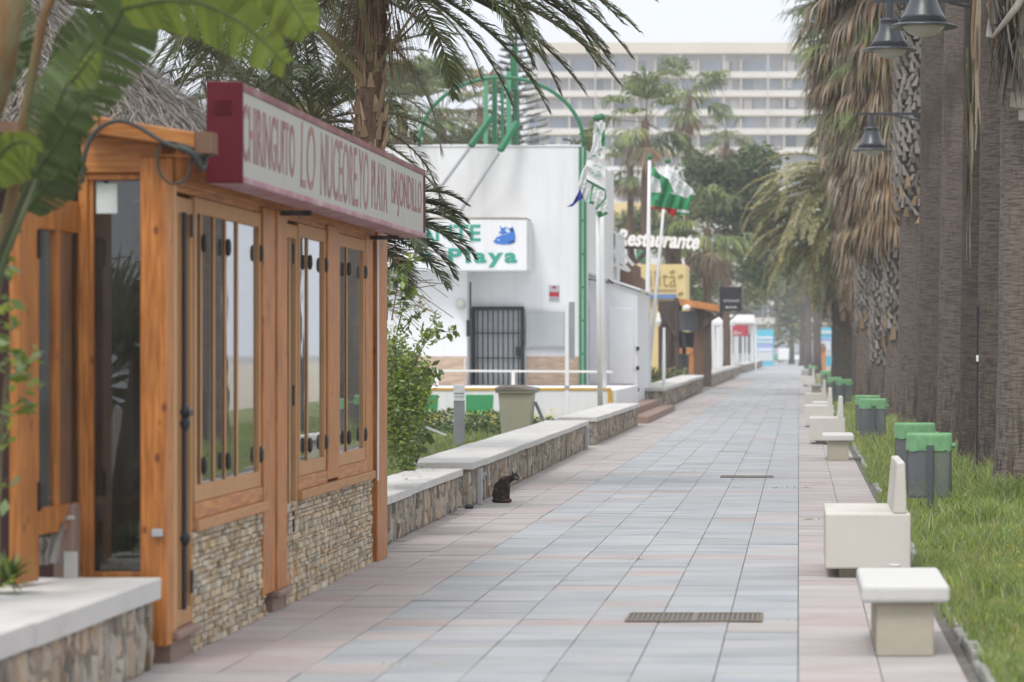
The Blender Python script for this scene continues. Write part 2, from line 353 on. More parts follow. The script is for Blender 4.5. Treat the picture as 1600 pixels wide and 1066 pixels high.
def text(name, s, m, parent, org, xdir, ydir, w, h, depth=.01, shear=0., offset=0., spacing=1.):
    """letters as a mesh, fitted to a w by h rectangle whose lower left corner is org"""
    cu = bpy.data.curves.new('t', 'FONT'); cu.body = s; cu.extrude = .02; cu.shear = shear; cu.offset = offset; cu.space_character = spacing
    cu.resolution_u = 3
    ob = bpy.data.objects.new('t', cu); COL.objects.link(ob)
    bpy.context.view_layer.update()
    me = bpy.data.meshes.new_from_object(ob.evaluated_get(bpy.context.evaluated_depsgraph_get()))
    bpy.data.objects.remove(ob); bpy.data.curves.remove(cu)
    co = np.array([v.co[:] for v in me.vertices]); lo = co.min(0); hi = co.max(0)
    co = (co - lo) / np.maximum(hi - lo, 1e-6)
    xd, yd = Vector(xdir).normalized(), Vector(ydir).normalized(); zd = xd.cross(yd)
    O = Vector(org) - (origin(parent) if parent is not None else Vector())
    V = np.array(O)[None] + co[:, :1] * np.array(xd)[None] * w + co[:, 1:2] * np.array(yd)[None] * h + co[:, 2:] * np.array(zd)[None] * depth
    me.vertices.foreach_set('co', V.astype(np.float32).ravel()); me.materials.clear(); me.materials.append(M[m]); me.update(); me.name = name
    return link(name, me, parent)

# ------------------------------------------------------------------ foliage generators (numpy arrays of quads)
class FO:
    """collects quads for foliage"""
    def __init__(s): s.V = []; s.Q = []; s.mi = []; s.n = 0
    def quads(s, V, m=0):      # V: (k,4,3)
        V = np.asarray(V, dtype=float).reshape(-1, 4, 3); k = len(V)
        s.V.append(V.reshape(-1, 3)); s.Q.append(np.arange(s.n, s.n + 4 * k).reshape(-1, 4)); s.mi.append(np.full(k, m)); s.n += 4 * k
    def strips(s, A, m=0):     # A: (k, rows, 2, 3) ribbons with shared vertices, one island each
        A = np.asarray(A, dtype=float); k, r = A.shape[:2]
        s.V.append(A.reshape(-1, 3)); b = s.n + np.arange(k)[:, None] * (2 * r) + np.arange(r - 1)[None] * 2
        q = np.stack([b, b + 1, b + 3, b + 2], -1).reshape(-1, 4); s.Q.append(q); s.mi.append(np.full(len(q), m)); s.n += 2 * r * k
    def build(s, name, mats, parent, world=True):
        return np_mesh(name, np.concatenate(s.V), np.concatenate(s.Q), mats, parent, np.concatenate(s.mi), world)
def nrm(a): return a / np.maximum(np.linalg.norm(a, axis=-1, keepdims=True), 1e-9)

def frond(fo, base, az, e0, e1, L, nl=46, ll=.42, w=.028, m=0, mr=1, hang=.35, twist=0., roll=0.):
    """pinnate palm frond: arching rachis, two ranks of hanging leaflets"""
    n = 26; t = np.linspace(0, 1, n); el = e0 + (e1 - e0) * t ** 1.25
    azs = az + twist * t ** 2
    d = np.stack([np.cos(el) * np.cos(azs), np.cos(el) * np.sin(azs), np.sin(el)], -1)
    p = np.array(base)[None] + np.concatenate([[[0, 0, 0]], np.cumsum(d[:-1], 0)]) * (L / (n - 1))
    # rachis as a thin ribbon pair
    side = nrm(np.cross(d, [0, 0, 1.0]) + 1e-6); up = np.cross(side, d)
    rw = np.linspace(.028, .006, n)[:, None] * (L / 2.6)
    fo.strips([np.stack([p - side * rw, p + side * rw], 1)], mr); fo.strips([np.stack([p - up * rw, p + up * rw], 1)], mr)
    tt = np.linspace(.16, .995, nl); tt = np.repeat(tt, 2) + rng.normal(0, .004, nl * 2); sg = np.tile([-1., 1.], nl)
    tt = np.clip(tt, .1, .999); f = tt * (n - 1); i = np.clip(f.astype(int), 0, n - 2); a = (f - i)[:, None]
    q = p[i] * (1 - a) + p[i + 1] * a; dd = nrm(d[i]); ss = nrm(side[i] + roll * up[i]) * sg[:, None]; uu = up[i]
    prof = np.sin(np.clip(tt, 0, 1) * math.pi * .86 + .30) ** .7
    le = ll * np.clip(prof, .25, 1) * rng.uniform(.82, 1.12, len(tt))
    fw = .45 + .75 * tt
    vdir = nrm(dd * fw[:, None] + ss * rng.uniform(.75, 1.05, len(tt))[:, None] + uu * rng.uniform(.05, .5, len(tt))[:, None])
    mid = q + vdir * (le * .55)[:, None]
    v2 = nrm(vdir + np.array([0, 0, -1.0]) * (hang * rng.uniform(.6, 1.5, len(tt)))[:, None])
    tip = mid + v2 * (le * .45)[:, None]
    wd = nrm(np.cross(vdir, uu + .3 * rng.normal(0, 1, uu.shape))) * w
    fo.strips(np.stack([np.stack([q - wd * .5, q + wd * .5], 1), np.stack([mid - wd * .5, mid + wd * .5], 1), np.stack([tip - wd * .06, tip + wd * .06], 1)], 1), m)

def fan(fo, base, az, el, pet, rad, m=0, mr=1, nseg=26, spread=2.5, droop=.8, cup=.25, split=.45):
    """palmate fan leaf on a petiole; droop bends the segment tips down"""
    d = np.array([math.cos(el) * math.cos(az), math.cos(el) * math.sin(az), math.sin(el)])
    b = np.array(base); h = b + d * pet + np.array([0, 0, -.12 * pet * max(0, math.cos(el))])
    side = np.array([-math.sin(az), math.cos(az), 0]); up = np.cross(d, side); up = up / np.linalg.norm(up)
    if up[2] < 0 and el > -1.2: up = -up
    fo.strips([np.stack([np.stack([b - side * .025, b + side * .025]), np.stack([h - side * .014, h + side * .014])])], mr)
    fo.strips([np.stack([np.stack([b - up * .02, b + up * .02]), np.stack([h - up * .012, h + up * .012])])], mr)
    a = np.linspace(-spread / 2, spread / 2, nseg) * 1.0 + rng.normal(0, .025, nseg)
    le = rad * (.72 + .28 * np.cos(a * .9)) * rng.uniform(.88, 1.1, nseg)
    dirs = nrm(np.cos(a)[:, None] * d + np.sin(a)[:, None] * side + cup * np.abs(np.sin(a))[:, None] * up)
    wdir = nrm(np.cross(dirs, up[None] + .25 * rng.normal(0, 1, dirs.shape)))
    hw = (spread / nseg) * .55
    g = np.array([0, 0, -1.0])
    p1 = h + dirs * (le * .22)[:, None]; p2 = h + dirs * (le * .58)[:, None] + g * (droop * .10 * le)[:, None]
    d3 = nrm(dirs + g * (droop * rng.uniform(.6, 1.3, nseg))[:, None])
    p3 = p2 + d3 * (le * .26)[:, None]; d4 = nrm(dirs * .6 + g * (droop * 1.7 * rng.uniform(.7, 1.3, nseg))[:, None] + rng.normal(0, .12, dirs.shape)); p4 = p3 + d4 * (le * .26)[:, None]
    W = [.02 + 0 * le, hw * le * .25, hw * le * .52, hw * le * split * .7, hw * le * .05]
    rows = [np.stack([q - wdir * w_[:, None], q + wdir * w_[:, None]], 1) for q, w_ in zip((np.repeat(h[None], nseg, 0), p1, p2, p3, p4), W)]
    fo.strips(np.stack(rows, 1), m)

def leaves(fo, C, size, m=0, flat=.5, up=.3):
    """leaf-sized kites at points C"""
    k = len(C); C = np.asarray(C, float)
    d = nrm(rng.normal(0, 1, (k, 3)) * np.array([1, 1, flat]) + np.array([0, 0, -.1])); u = nrm(np.cross(d, nrm(rng.normal(0, 1, (k, 3)) + np.array([0, 0, up * 4]))))
    s = size * rng.uniform(.6, 1.3, k)[:, None]
    fo.quads(np.stack([C, C + d * s * .5 + u * s * .26, C + d * s, C + d * s * .5 - u * s * .26], 1), m)
# ================================================================== SETTING: ground, paving, kerb, lawns
b = MB(); b.box(-400, 400, -60, 900, -1.0, -.06); struct(b.build('ground', 'asphalt'))
b = MB(); b.box(-3.75, .88, 6, 172, -.05, -.010); struct(b.build('paving_bed', 'joint'))
def paving():
    b = MB(); T = .411; rows = int((172 - 11) / T)
    for j in range(rows):
        y0 = 11 + j * T; y1 = y0 + T - .0022
        pinkrow = min(abs(y0 + T / 2 - (17.1 + 5.14 * k)) for k in range(-1, 31)) < T / 2
        sh = {}
        for i in range(-9, 2):
            x0 = i * T; x1 = x0 + T - .006
            if i < -6: x0, x1 = x0 - .0, x1
            z = rng.normal(0, .0007) + .0008 * math.sin(j * .7 + i); tx, ty = rng.normal(0, .0009), rng.normal(0, .0007)
            if R(0, 1) < .07: z += R(.001, .004); ty += R(-.003, .003)
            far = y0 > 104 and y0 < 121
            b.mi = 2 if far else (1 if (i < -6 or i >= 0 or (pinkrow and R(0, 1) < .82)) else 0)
            if b.mi == 0 and R(0, 1) < .035: b.mi = 1
            zz = [z - tx - ty, z + tx - ty, z + tx + ty, z - tx + ty]
            b.add([(x0, y0, -.012), (x1, y0, -.012), (x1, y1, -.012), (x0, y1, -.012), (x0, y0, zz[0]), (x1, y0, zz[1]), (x1, y1, zz[2]), (x0, y1, zz[3])],
                  [(4, 5, 6, 7), (0, 1, 5, 4), (1, 2, 6, 5), (2, 3, 7, 6), (3, 0, 4, 7)])
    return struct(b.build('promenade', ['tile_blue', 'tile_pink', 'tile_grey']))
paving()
b = MB(); b.box(-4.2, .9, 172.02, 420, -.05, -.002); struct(b.build('promenade_far', 'tile_blue'))

# kerb of rough stones
b = MB(); y = 10.
while y < 120:
    l = R(.35, .75); x = .885 + R(-.01, .015); h = R(.015, .045)
    b.hexa([(x, y, -.04), (x + .085, y + R(0, .02), -.04), (x + .085, y + l - .02, -.04), (x, y + l - .015, -.04)],
           [(x + .008, y + .012, h), (x + .08, y + .015, h + R(-.01, .01)), (x + .078, y + l - .03, h), (x + .01, y + l - .03, h + R(-.008, .008))]); y += l
struct(b.build('kerb', 'kerb', bevel=.012))

def hgt(x, y):
    return .03 + .05 * min(1, max(0, (x - .95) / 1.2)) + .035 * mnoise.noise(Vector((x * .9, y * .35, 3))) + .02 * mnoise.noise(Vector((x * 3, y * 2, 7)))
nx, ny = 26, 160
V = []; Q = []
for j in range(ny + 1):
    y = 8 + 172 * (j / ny) ** 1.6
    for i in range(nx + 1):
        x = .955 + 7.0 * (i / nx) ** 1.5; V.append((x, y, hgt(x, y) - (.05 if i == 0 else 0)))
for j in range(ny):
    for i in range(nx):
        a = j * (nx + 1) + i; Q.append((a, a + 1, a + nx + 2, a + nx + 1))
struct(np_mesh('verge_soil', V, Q, 'soil'))
b = MB(); b.box(7.9, 60, 0, 420, -.05, .02); struct(b.build('sand', 'sand'))

def blades(n, xs, ys, lo, hi, w, zf):
    x = xs(n); y = ys(n); z = np.array([zf(a, c) for a, c in zip(x, y)]) - .01
    cl = np.array([mnoise.noise(Vector((a * 1.6, c * .8, 0))) for a, c in zip(x, y)])
    h = rng.uniform(lo, hi, n) * (1 + .75 * cl); h = np.clip(h, .02, 1)
    a = rng.uniform(0, 2 * math.pi, n); ln = h * rng.uniform(.15, .95, n)
    B = np.stack([x, y, z], -1); dr = np.stack([np.cos(a), np.sin(a), 0 * a], -1); sd = np.stack([-np.sin(a), np.cos(a), 0 * a], -1) * w
    f = rng.uniform(0, 2 * math.pi, n); sd = np.stack([np.cos(f), np.sin(f), 0 * f], -1) * (w * rng.uniform(.6, 1.3, n))[:, None]
    mid = B + dr * (ln * .35)[:, None] + np.array([0, 0, 1]) * (h * .65)[:, None]; tip = B + dr * ln[:, None] + np.array([0, 0, 1]) * h[:, None]
    return np.stack([np.stack([B - sd, B + sd], 1), np.stack([mid - sd * .8, mid + sd * .8], 1), np.stack([tip - sd * .1, tip + sd * .1], 1)], 1)
fo = FO()
xs = lambda n: .93 + rng.uniform(0, 1, n) ** 1.35 * 1.5
fo.strips(blades(42000, xs, lambda n: rng.uniform(12.5, 24, n), .03, .075, .0032, hgt), 0)
fo.strips(blades(42000, lambda n: .93 + rng.uniform(0, 1, n) * 2.4, lambda n: rng.uniform(22, 40, n), .035, .09, .0045, hgt), 0)
fo.strips(blades(26000, lambda n: .93 + rng.uniform(0, 1, n) * 3.6, lambda n: 38 + 60 * rng.uniform(0, 1, n) ** 1.4, .05, .11, .009, hgt), 0)
fo.strips(blades(5000, lambda n: .95 + rng.uniform(0, 1, n) * 2.4, lambda n: rng.uniform(13, 60, n), .05, .13, .005, hgt), 1)
# taller tufts round the trunks and at the kerb
for (tx, ty, nt_, hh, sp) in [(1.95, 28.1, 700, .26, .16), (2.2, 28.0, 500, .26, .2), (1.75, 27.2, 900, .28, .22), (1.55, 25.6, 500, .22, .2), (1.95, 31.5, 900, .34, .3), (1.35, 22.5, 400, .18, .2), (1.15, 31.8, 300, .16, .15),
                              (1.28, 18.2, 350, .17, .15), (1.75, 36, 700, .3, .3), (1.9, 41, 700, .34, .4), (1.5, 46, 500, .3, .4), (1.7, 52, 600, .35, .5), (1.2, 25.4, 300, .15, .2)]:
    fo.strips(blades(nt_, lambda n: np.clip(tx + rng.normal(0, sp, n), .95, 9), lambda n: ty + rng.normal(0, sp * 1.8, n), hh * .5, hh, .006, hgt), 0)
# blades creeping over the kerb
fo.strips(blades(2600, lambda n: .90 + rng.normal(0, .035, n), lambda n: rng.choice(rng.uniform(16, 70, 46), n) + rng.normal(0, .3, n), .04, .09, .005, lambda a, c: .03), 0)
g = fo.build('grass', ['grass', 'grass_dry'], None); tag(g, kind='stuff')
fo = FO(); n = 170
x = 1.0 + rng.uniform(0, 1, n) * 2.2; y = 14 + 50 * rng.uniform(0, 1, n); z = np.array([hgt(a, c) for a, c in zip(x, y)]) + rng.uniform(.06, .14, n)
leaves(fo, np.stack([x, y, z], -1), .024, 0, flat=.3); tag(fo.build('verge_flowers', ['flower'], None), kind='stuff')
# weeds in the joints
fo = FO()
for (wx, wy, k, s) in [(-.28, 33.5, 60, .03), (-.10, 33.4, 40, .03), (-.75, 33.6, 60, .03), (.05, 33.5, 50, .028), (-1.23, 22.0, 30, .025), (.10, 27.2, 90, .03), (.24, 27.2, 50, .025), (-2.06, 14.6, 30, .025), (-1.65, 20, 16, .022),
                     (-1.4, 38, 60, .03), (-.6, 36.6, 40, .03), (-3.34, 28.0, 80, .04), (-3.3, 15.4, 40, .03), (-.02, 17, 25, .02), (-.42, 17.0, 25, .02), (-.82, 16.9, 20, .02)]:
    leaves(fo, np.stack([wx + rng.normal(0, .05, k // 2), wy + rng.normal(0, .012, k // 2), np.abs(rng.normal(0, .006, k // 2)) + .003], -1), s * .62, 0)
tag(fo.build('joint_weeds', ['grass'], None), kind='stuff')

# drains
def drain(px0, px1, y0, d, label):
    x0, x1 = PX(px0, y0), PX(px1, y0)
    t = thing('drain_grate', label, 'drain', ((x0 + x1) / 2, y0 + d / 2, 0), 'drains in the paving')
    b = MB(); b.box(x0, x1, y0, y0 + d, .003, .006); b.build('pit', 'iron', t)
    b = MB(); w = .016
    b.box(x0, x1, y0, y0 + w, .006, .013); b.box(x0, x1, y0 + d - w, y0 + d, .006, .013); b.box(x0, x0 + w, y0 + w, y0 + d - w, .006, .013); b.box(x1 - w, x1, y0 + w, y0 + d - w, .006, .013)
    b.box((x0 + x1) / 2 - w, (x0 + x1) / 2 + w, y0 + w, y0 + d - w, .006, .013); b.build('frame', 'rust', t)
    b = MB(); n = 26
    for k in range(n):
        c = x0 + w + (x1 - x0 - 2 * w) * (k + .5) / n; b.box(c - .006, c + .006, y0 + w, y0 + d - w, .0065, .0085)
    tag(b.build('bars', 'rust', t), kind='stuff')
drain(976, 1191, 16.95, .52, 'rusty iron drain grate in the blue paving nearest the camera')
drain(1125, 1209, 36.2, .4, 'thin rusty drain grate farther up the blue paving, beyond the cat')

# left lawn behind the low wall
b = MB(); b.box(-13, -3.62, 23.5, 62.4, -.05, .03); struct(b.build('lawn', 'lawn'))
fo = FO(); zf = lambda a, c: .03
fo.strips(blades(15000, lambda n: -4.0 - 4.5 * rng.uniform(0, 1, n), lambda n: rng.uniform(30, 60, n), .05, .11, .008, zf), 0)
tag(fo.build('lawn_grass', ['grass'], None), kind='stuff')
fo = FO(); n = 9000
x = -9.5 + 4.4 * rng.uniform(0, 1, n); y = 53 + 8 * rng.uniform(0, 1, n); z = .05 + .26 * rng.uniform(0, 1, n) * (1 + .4 * np.sin(x * 5))
leaves(fo, np.stack([x, y, z], -1), .085, 0); k = 620
x = -9.5 + 4.6 * rng.uniform(0, 1, k); y = 52.9 + 8 * rng.uniform(0, 1, k); leaves(fo, np.stack([x, y, .24 + .14 * rng.uniform(0, 1, k)], -1), .055, 1); leaves(fo, np.stack([x, y + .2, .20 + .14 * rng.uniform(0, 1, k)], -1), .055, 2)
tag(fo.build('flower_bed', ['hedge', 'flower', 'flower_pale'], None), kind='stuff')

# ================================================================== low rubble walls
def rubble(b, org, u, w, out):
    """irregular flat slabs set mostly upright on a face: u along, w height, out = outward normal"""
    org, out = Vector(org), Vector(out); ud = u.normalized(); L = u.length; s = 0.
    while s < L - .02:
        l = min(R(.055, .19), L - s); l = L - s if L - s - l < .05 else l
        cuts = [0.]
        while cuts[-1] < w - .02:
            n = cuts[-1] + R(.10, .30); cuts.append(w if n > w - .07 else n)
        for z, zt in zip(cuts, cuts[1:]):
            h = zt - z; pr = R(.006, .030); cx, cz = s + l / 2, z + h / 2; sk = R(-.25, .25); ring0 = []; ring1 = []
            for q in range(9):
                a = math.pi * 2 * (q + R(.2, .8)) / 9; ca, sa = math.cos(a), math.sin(a); m = max(abs(ca), abs(sa)); j = R(.86, 1.10)
                px_, pz_ = ca / m * (l / 2) * j + sk * sa / m * l * .3, sa / m * (h / 2) * j
                pz_ = min(max(pz_, -cz), w - cz - .002); px_ = min(max(px_, -cx), L - cx)
                ring0.append(org + ud * (cx + px_) + Vector((0, 0, cz + pz_)))
                f = R(.72, .9); ring1.append(org + ud * (cx + px_ * f) + Vector((0, 0, cz + pz_ * f)) + out * pr * R(.55, 1.25))
            c = org + ud * (cx + R(-.2, .2) * l) + Vector((0, 0, cz + R(-.15, .15) * h)) + out * pr * R(.7, 1.2)
            b.add(ring0 + ring1 + [c], [(i, (i + 1) % 9, 9 + (i + 1) % 9, 9 + i) for i in range(9)] + [(9 + i, 9 + (i + 1) % 9, 18) for i in range(9)])
        s += l
def low_wall(label, xf, y0, y1, top, depth=.42, capt=.085, over=.05, ends='n', yc0=None, yc1=None, xf1=None):
    xf1 = xf if xf1 is None else xf1
    t = thing('low_wall', label, 'wall', ((xf + xf1) / 2 - depth / 2, (y0 + y1) / 2, 0), 'low stone walls along the promenade')
    zb = top - capt
    b = MB(); b.hexa([(xf - depth, y0, -.05), (xf, y0, -.05), (xf1, y1, -.05), (xf1 - depth, y1, -.05)], [(xf - depth, y0, zb), (xf, y0, zb), (xf1, y1, zb), (xf1 - depth, y1, zb)]); b.build('core', 'mortar', t)
    b = MB(); rubble(b, (xf - .004, y0, 0), Vector((xf1 - xf, y1 - y0, 0)), zb, (1, 0, 0))
    if 'n' in ends: rubble(b, (xf - depth, y0 + .004, 0), Vector((depth, 0, 0)), zb, (0, -1, 0))
    b.build('stone_facing', 'stone', t)
    b = MB(); a0 = y0 - over if yc0 is None else yc0; a1 = y1 + over if yc1 is None else yc1; n = max(1, round((a1 - a0) / 1.25))
    for k in range(n):
        q0, q1 = a0 + (a1 - a0) * k / n + (.0025 if k else 0), a0 + (a1 - a0) * (k + 1) / n; f0, f1 = (k / n), ((k + 1) / n); dz = R(-.004, .004); dx = R(-.006, .006)
        X0 = xf + (xf1 - xf) * f0 + dx; X1 = xf + (xf1 - xf) * f1 + dx
        b.hexa([(X0 - depth - over, q0, zb + dz + .001), (X0 + over, q0, zb + dz + .001), (X1 + over, q1, zb + dz + .001), (X1 - depth - over, q1, zb + dz + .001)],
               [(X0 - depth - over, q0, top + dz), (X0 + over, q0, top + dz + R(-.003, .003)), (X1 + over, q1, top + dz), (X1 - depth - over, q1, top + dz)])
    b.build('cap', 'cap', t, bevel=.009)
    return t
low_wall('low rubble wall with white cap at the lower left corner, ending at the pavilion post', -3.24, 8.5, 14.40, .468, .55, .11, .05, ends='', yc1=14.42)
low_wall('low rubble wall with white cap running from the pavilion to just before the cat', -3.39, 22.45, 28.9, .415, .42, .075, .045, ends='', xf1=-3.42)
low_wall('higher rubble wall with broad white cap right behind the sitting cat', -3.365, 29.35, 47.2, .458, .60, .075, .05, xf1=-3.49)
low_wall('rubble wall with white cap between the cat wall and the terracotta steps', -3.46, 48.8, 61.6, .475, .55, .085, .05, xf1=-3.45)
low_wall('low stone wall with white cap at the foot of the two leaning flagpoles', -3.68, 77.6, 118, .60, .75, .10, .07, xf1=-3.95)
low_wall('far low stone wall with white cap below the white pergola', -3.95, 130, 196, .62, .6, .12, .07, xf1=-4.0)
low_wall('farthest low stone wall, next to the tall blue information panel', -3.9, 206, 292, .66, .6, .12, .07, xf1=-3.7)

def stone_fill(label, y, x0, x1, z1, m):
    pass
t = thing('wall_pipe', 'short grey drain pipe upright on the stone wall left of the cat', 'pipe', (-3.5, 29.72, 0))
b = MB(); b.bar((-3.315, 29.95, 0), (-3.315, 29.95, .375), .05, .06, (0, 1, 0)); b.build('pipe_body', 'grey_pipe', t, bevel=.006)
b = MB(); b.bar((-3.284, 29.95, .30), (-3.284, 29.95, .33), .07, .012, (0, 1, 0)); b.build('clip', 'grey_box', t)
t = thing('wall_pipe', 'short grey pipe upright at the far end of the cat wall', 'pipe', (-3.55, 46.9, 0))
b = MB(); b.bar((-3.44, 46.7, 0), (-3.44, 46.7, .375), .06, .09, (0, 1, 0)); b.build('pipe_body', 'grey_pipe', t, bevel=.006)
t = thing('rubble_stone', 'small dark stone lying at the foot of the wall left of the cat', 'stone', (-3.42, 29.25, 0))
b = MB(); b.lathe([(.015, 0), (.04, .0), (.048, .02), (.036, .04), (.012, .046)], (-3.335, 29.15, 0), 9, .15); b.build('stone_body', 'iron', t)
# terracotta steps
t = thing('steps', 'two terracotta steps leading left from the promenade beyond the low walls', 'steps', (-4.2, 68, 0))
b = MB(); b.box(-5.4, -3.30, 63.2, 76.8, -.02, .15); b.build('step', 'terracotta', t, bevel=.01)
b = MB(); b.box(-5.4, -3.68, 63.2, 76.8, .15, .31); b.build('step', 'terracotta', t, bevel=.01)

# ================================================================== benches
def make_bench():
    t = thing('concrete_bench', '', 'bench', (0, 0, 0), 'concrete benches with backs')
    b = MB(); b.box(-.30, .30, 0, 1.36, .065, .455); b.build('seat_block', 'concrete', t, bevel=.014)
    b = MB(); b.hexa([(.175, .0, .452), (.272, .0, .452), (.272, 1.36, .452), (.175, 1.36, .452)], [(.205, .02, .81), (.262, .02, .815), (.262, 1.34, .815), (.205, 1.34, .81)]); b.build('backrest', 'concrete', t, bevel=.012)
    b = MB(); b.box(-.2, -.02, .12, 1.24, 0, .066); b.build('foot', 'support', t)
    b = MB(); b.box(.08, .2, .12, 1.24, 0, .066); b.build('foot', 'support', t)
    return t
bench = make_bench()
for i, (y, x, lab) in enumerate([(20.25, .487, 'nearest cream concrete bench with tall tapered back, beside the pair of green-rimmed bins'),
        (49.0, .49, 'cream concrete bench with back right behind the second backless seat'),
        (60.0, .43, 'cream concrete bench whose back shows just over the bench with the worn end'),
        (77.0, .46, 'small far cream bench in front of the distant pair of bins'),
        (128.0, .42, 'blurred far bench near the turquoise panel, edge of the paving'),
        (172.0, .45, 'farthest pale bench where the promenade fades out')]):
    o = bench if i == 0 else dup(bench, (x, y, 0))
    o.location = (x, y, 0); o['label'] = lab
def make_stool():
    t = thing('concrete_stool', '', 'bench', (0, 0, 0), 'backless concrete seats')
    b = MB(); b.box(-.231, .231, -.06, 1.19, .285, .378); b.build('seat_slab', 'slab', t, bevel=.022, seg=3)
    b = MB(); b.box(-.15, .15, .0, 1.12, 0, .2855); b.build('pedestal', 'support', t, bevel=.01)
    return t
stool = make_stool()
for i, (y, x, lab) in enumerate([(15.05, .556, 'backless concrete seat with pale slab top, closest to the camera at lower right'),
        (41.9, .575, 'backless concrete seat in the middle distance, in front of the bench row'),
        (68.5, .56, 'backless far seat of which only the white slab shows between two benches'),
        (104, .62, 'tiny backless seat, farthest of the slab seats')]):
    o = stool if i == 0 else dup(stool, (x, y, 0)); o.location = (x, y, 0); o['label'] = lab
t = thing('spilled_paint', 'white paint smear on the front of the nearest concrete bench', 'paint mark', (.69, 20.245, .09))
b = MB(); pts = [(.655 + .04 * math.cos(a) * (1 + .2 * math.sin(3 * a)) + .02, 20.2475, .095 + .009 * math.sin(a)) for a in [k * math.pi / 8 for k in range(16)]]
b.prism(pts[::-1], (0, -.002, 0)); b.build('smear', 'white_paint', t)

# ================================================================== bins
def make_bin():
    t = thing('litter_bin', '', 'litter bin', (0, 0, 0), 'perforated litter bins with green bags')
    def ring(hw, d, z, n=40, y0=.045):
        out = []
        for k in range(n):
            a = 2 * math.pi * k / n; c, s = math.cos(a), math.sin(a)
            out.append((hw * math.copysign(abs(c) ** .45, c), y0 + d / 2 + d / 2 * math.copysign(abs(s) ** .6, s), z))
        return out
    # perforated basket with uv
    n = 40; V = []; Fc = []; UV = []
    hs = [.165, .26, .36, .46, .56, .66, .745]; per = 0
    for i, z in enumerate(hs): V += ring(.203 + .008 * (i / 6), .30, z, n)
    for i in range(len(hs) - 1):
        for k in range(n): Fc.append((i * n + k, i * n + (k + 1) % n, (i + 1) * n + (k + 1) % n, (i + 1) * n + k))
    me = bpy.data.meshes.new('basket'); me.from_pydata(V, [], Fc); uv = me.uv_layers.new(name='uv')
    acc = [0]
    for k in range(n): acc.append(acc[-1] + (Vector(V[k]) - Vector(V[(k + 1) % n])).length)
    li = 0
    for i in range(len(hs) - 1):
        for k in range(n):
            for (kk, zz) in ((k, i), (k + 1, i), (k + 1, i + 1), (k, i + 1)): uv.data[li].uv = (acc[kk], hs[zz]); li += 1
    me.polygons.foreach_set('use_smooth', [True] * len(me.polygons)); me.materials.append(M['mesh_metal']); link('basket', me, t)
    b = MB(); r = ring(.212, .312, .150, n); r2 = ring(.212, .312, .172, n); b.add(r + r2, [tuple(range(n))[::-1], tuple(range(n, 2 * n))] + [(k, (k + 1) % n, n + (k + 1) % n, n + k) for k in range(n)]); b.build('base_tray', 'dark_grey', t)
    for k in (0, 1): x = (-.2085, .2085)[k]; b = MB(); b.bar((x, .20, .17), (x, .20, .74), .012, .03, (0, 1, 0)); b.build('side_rail', 'dark_grey', t)
    # bag folded over the rim, creased
    rows = [(.60, .222, .322), (.63, .224, .324), (.66, .221, .321), (.69, .222, .322), (.72, .22, .32), (.745, .220, .32), (.764, .216, .314), (.768, .207, .300), (.75, .200, .288), (.60, .190, .27)]
    n2 = 88; V = []; 
    for i, (z, hw, d) in enumerate(rows):
        for k, p in enumerate(ring(hw, d, z, n2, .045 - (d - .30) / 2)):
            a = 2 * math.pi * k / n2; cr = mnoise.noise(Vector((math.cos(a) * 5 + z * 14, math.sin(a) * 5, z * 6 + a))) * .0075 * (1 if i < 6 else .3)
            V.append((p[0] * (1 + cr * 3), p[1] + cr * (1 if p[1] > .19 else 1), p[2] + (.018 * mnoise.noise(Vector((math.cos(a) * 3, math.sin(a) * 3, 5))) if i == 0 else .003 * mnoise.noise(Vector((a * 2, i, 0))))))
    b = MB(); b.add(V, [(i * n2 + k, i * n2 + (k + 1) % n2, (i + 1) * n2 + (k + 1) % n2, (i + 1) * n2 + k) for i in range(len(rows) - 1) for k in range(n2)]); b.build('bag', 'bag', t, smooth=True)
    b = MB(); b.lathe([(.006, -.03), (.022, -.02), (.030, .0), (.018, .018), (.004, .02)], (.228, .10, .655), 9, .2); b.build('bag_knot', 'bag', t, smooth=True)
    b = MB(); b.tube([(.0, .008, -.02), (.0, .008, .30), (.0, .008, .655)], .034, 14); b.build('post', 'dark_grey', t, smooth=False)
    b = MB(); b.box(-.03, .03, .03, .055, .22, .25); b.box(-.03, .03, .03, .055, .52, .55); b.build('bracket', 'dark_grey', t)
    return t
bn = make_bin()
for i, (y, x, rz, lab) in enumerate([(27.5, 1.255, 0, 'front litter bin of the near pair, grey mesh with its whole post in view'),
        (31.4, 1.285, .06, 'rear litter bin of the near pair, mostly hidden behind the front bin'),
        (47.4, 1.235, .05, 'front litter bin of the middle pair, in the grass below the palm trunks'),
        (50.9, 1.225, .02, 'rear litter bin of the middle pair, only its green rim showing'),
        (80, 1.26, 0, 'right litter bin of the distant pair'), (86, 1.06, 0, 'left litter bin of the distant pair, with the brighter green rim'),
        (112, 1.06, 0, 'small far litter bin standing left of the dark palm trunk'), (150, .70, 0, 'farthest litter bin at the edge of the paving')]):
    o = bn if i == 0 else dup(bn, (x, y, .04)); o.location = (x, y, .04); o.rotation_euler.z = rz; o['label'] = lab

# ================================================================== the wooden pavilion
XF = -3.20
def YF(px): return 3.2 * F / (CX - px)
pv = thing('beach_bar_pavilion', 'orange pine beach bar pavilion with glazed shutters and a stone clad base', 'pavilion', (-4.2, 18.4, 0))
def post(px0, px1, z0, z1, x0=-3.36, x1=XF, m='wood'):
    b = MB(); b.box(x0, x1, YF(px0), YF(px1), z0, z1); return b.build('post', m, pv, bevel=.008)
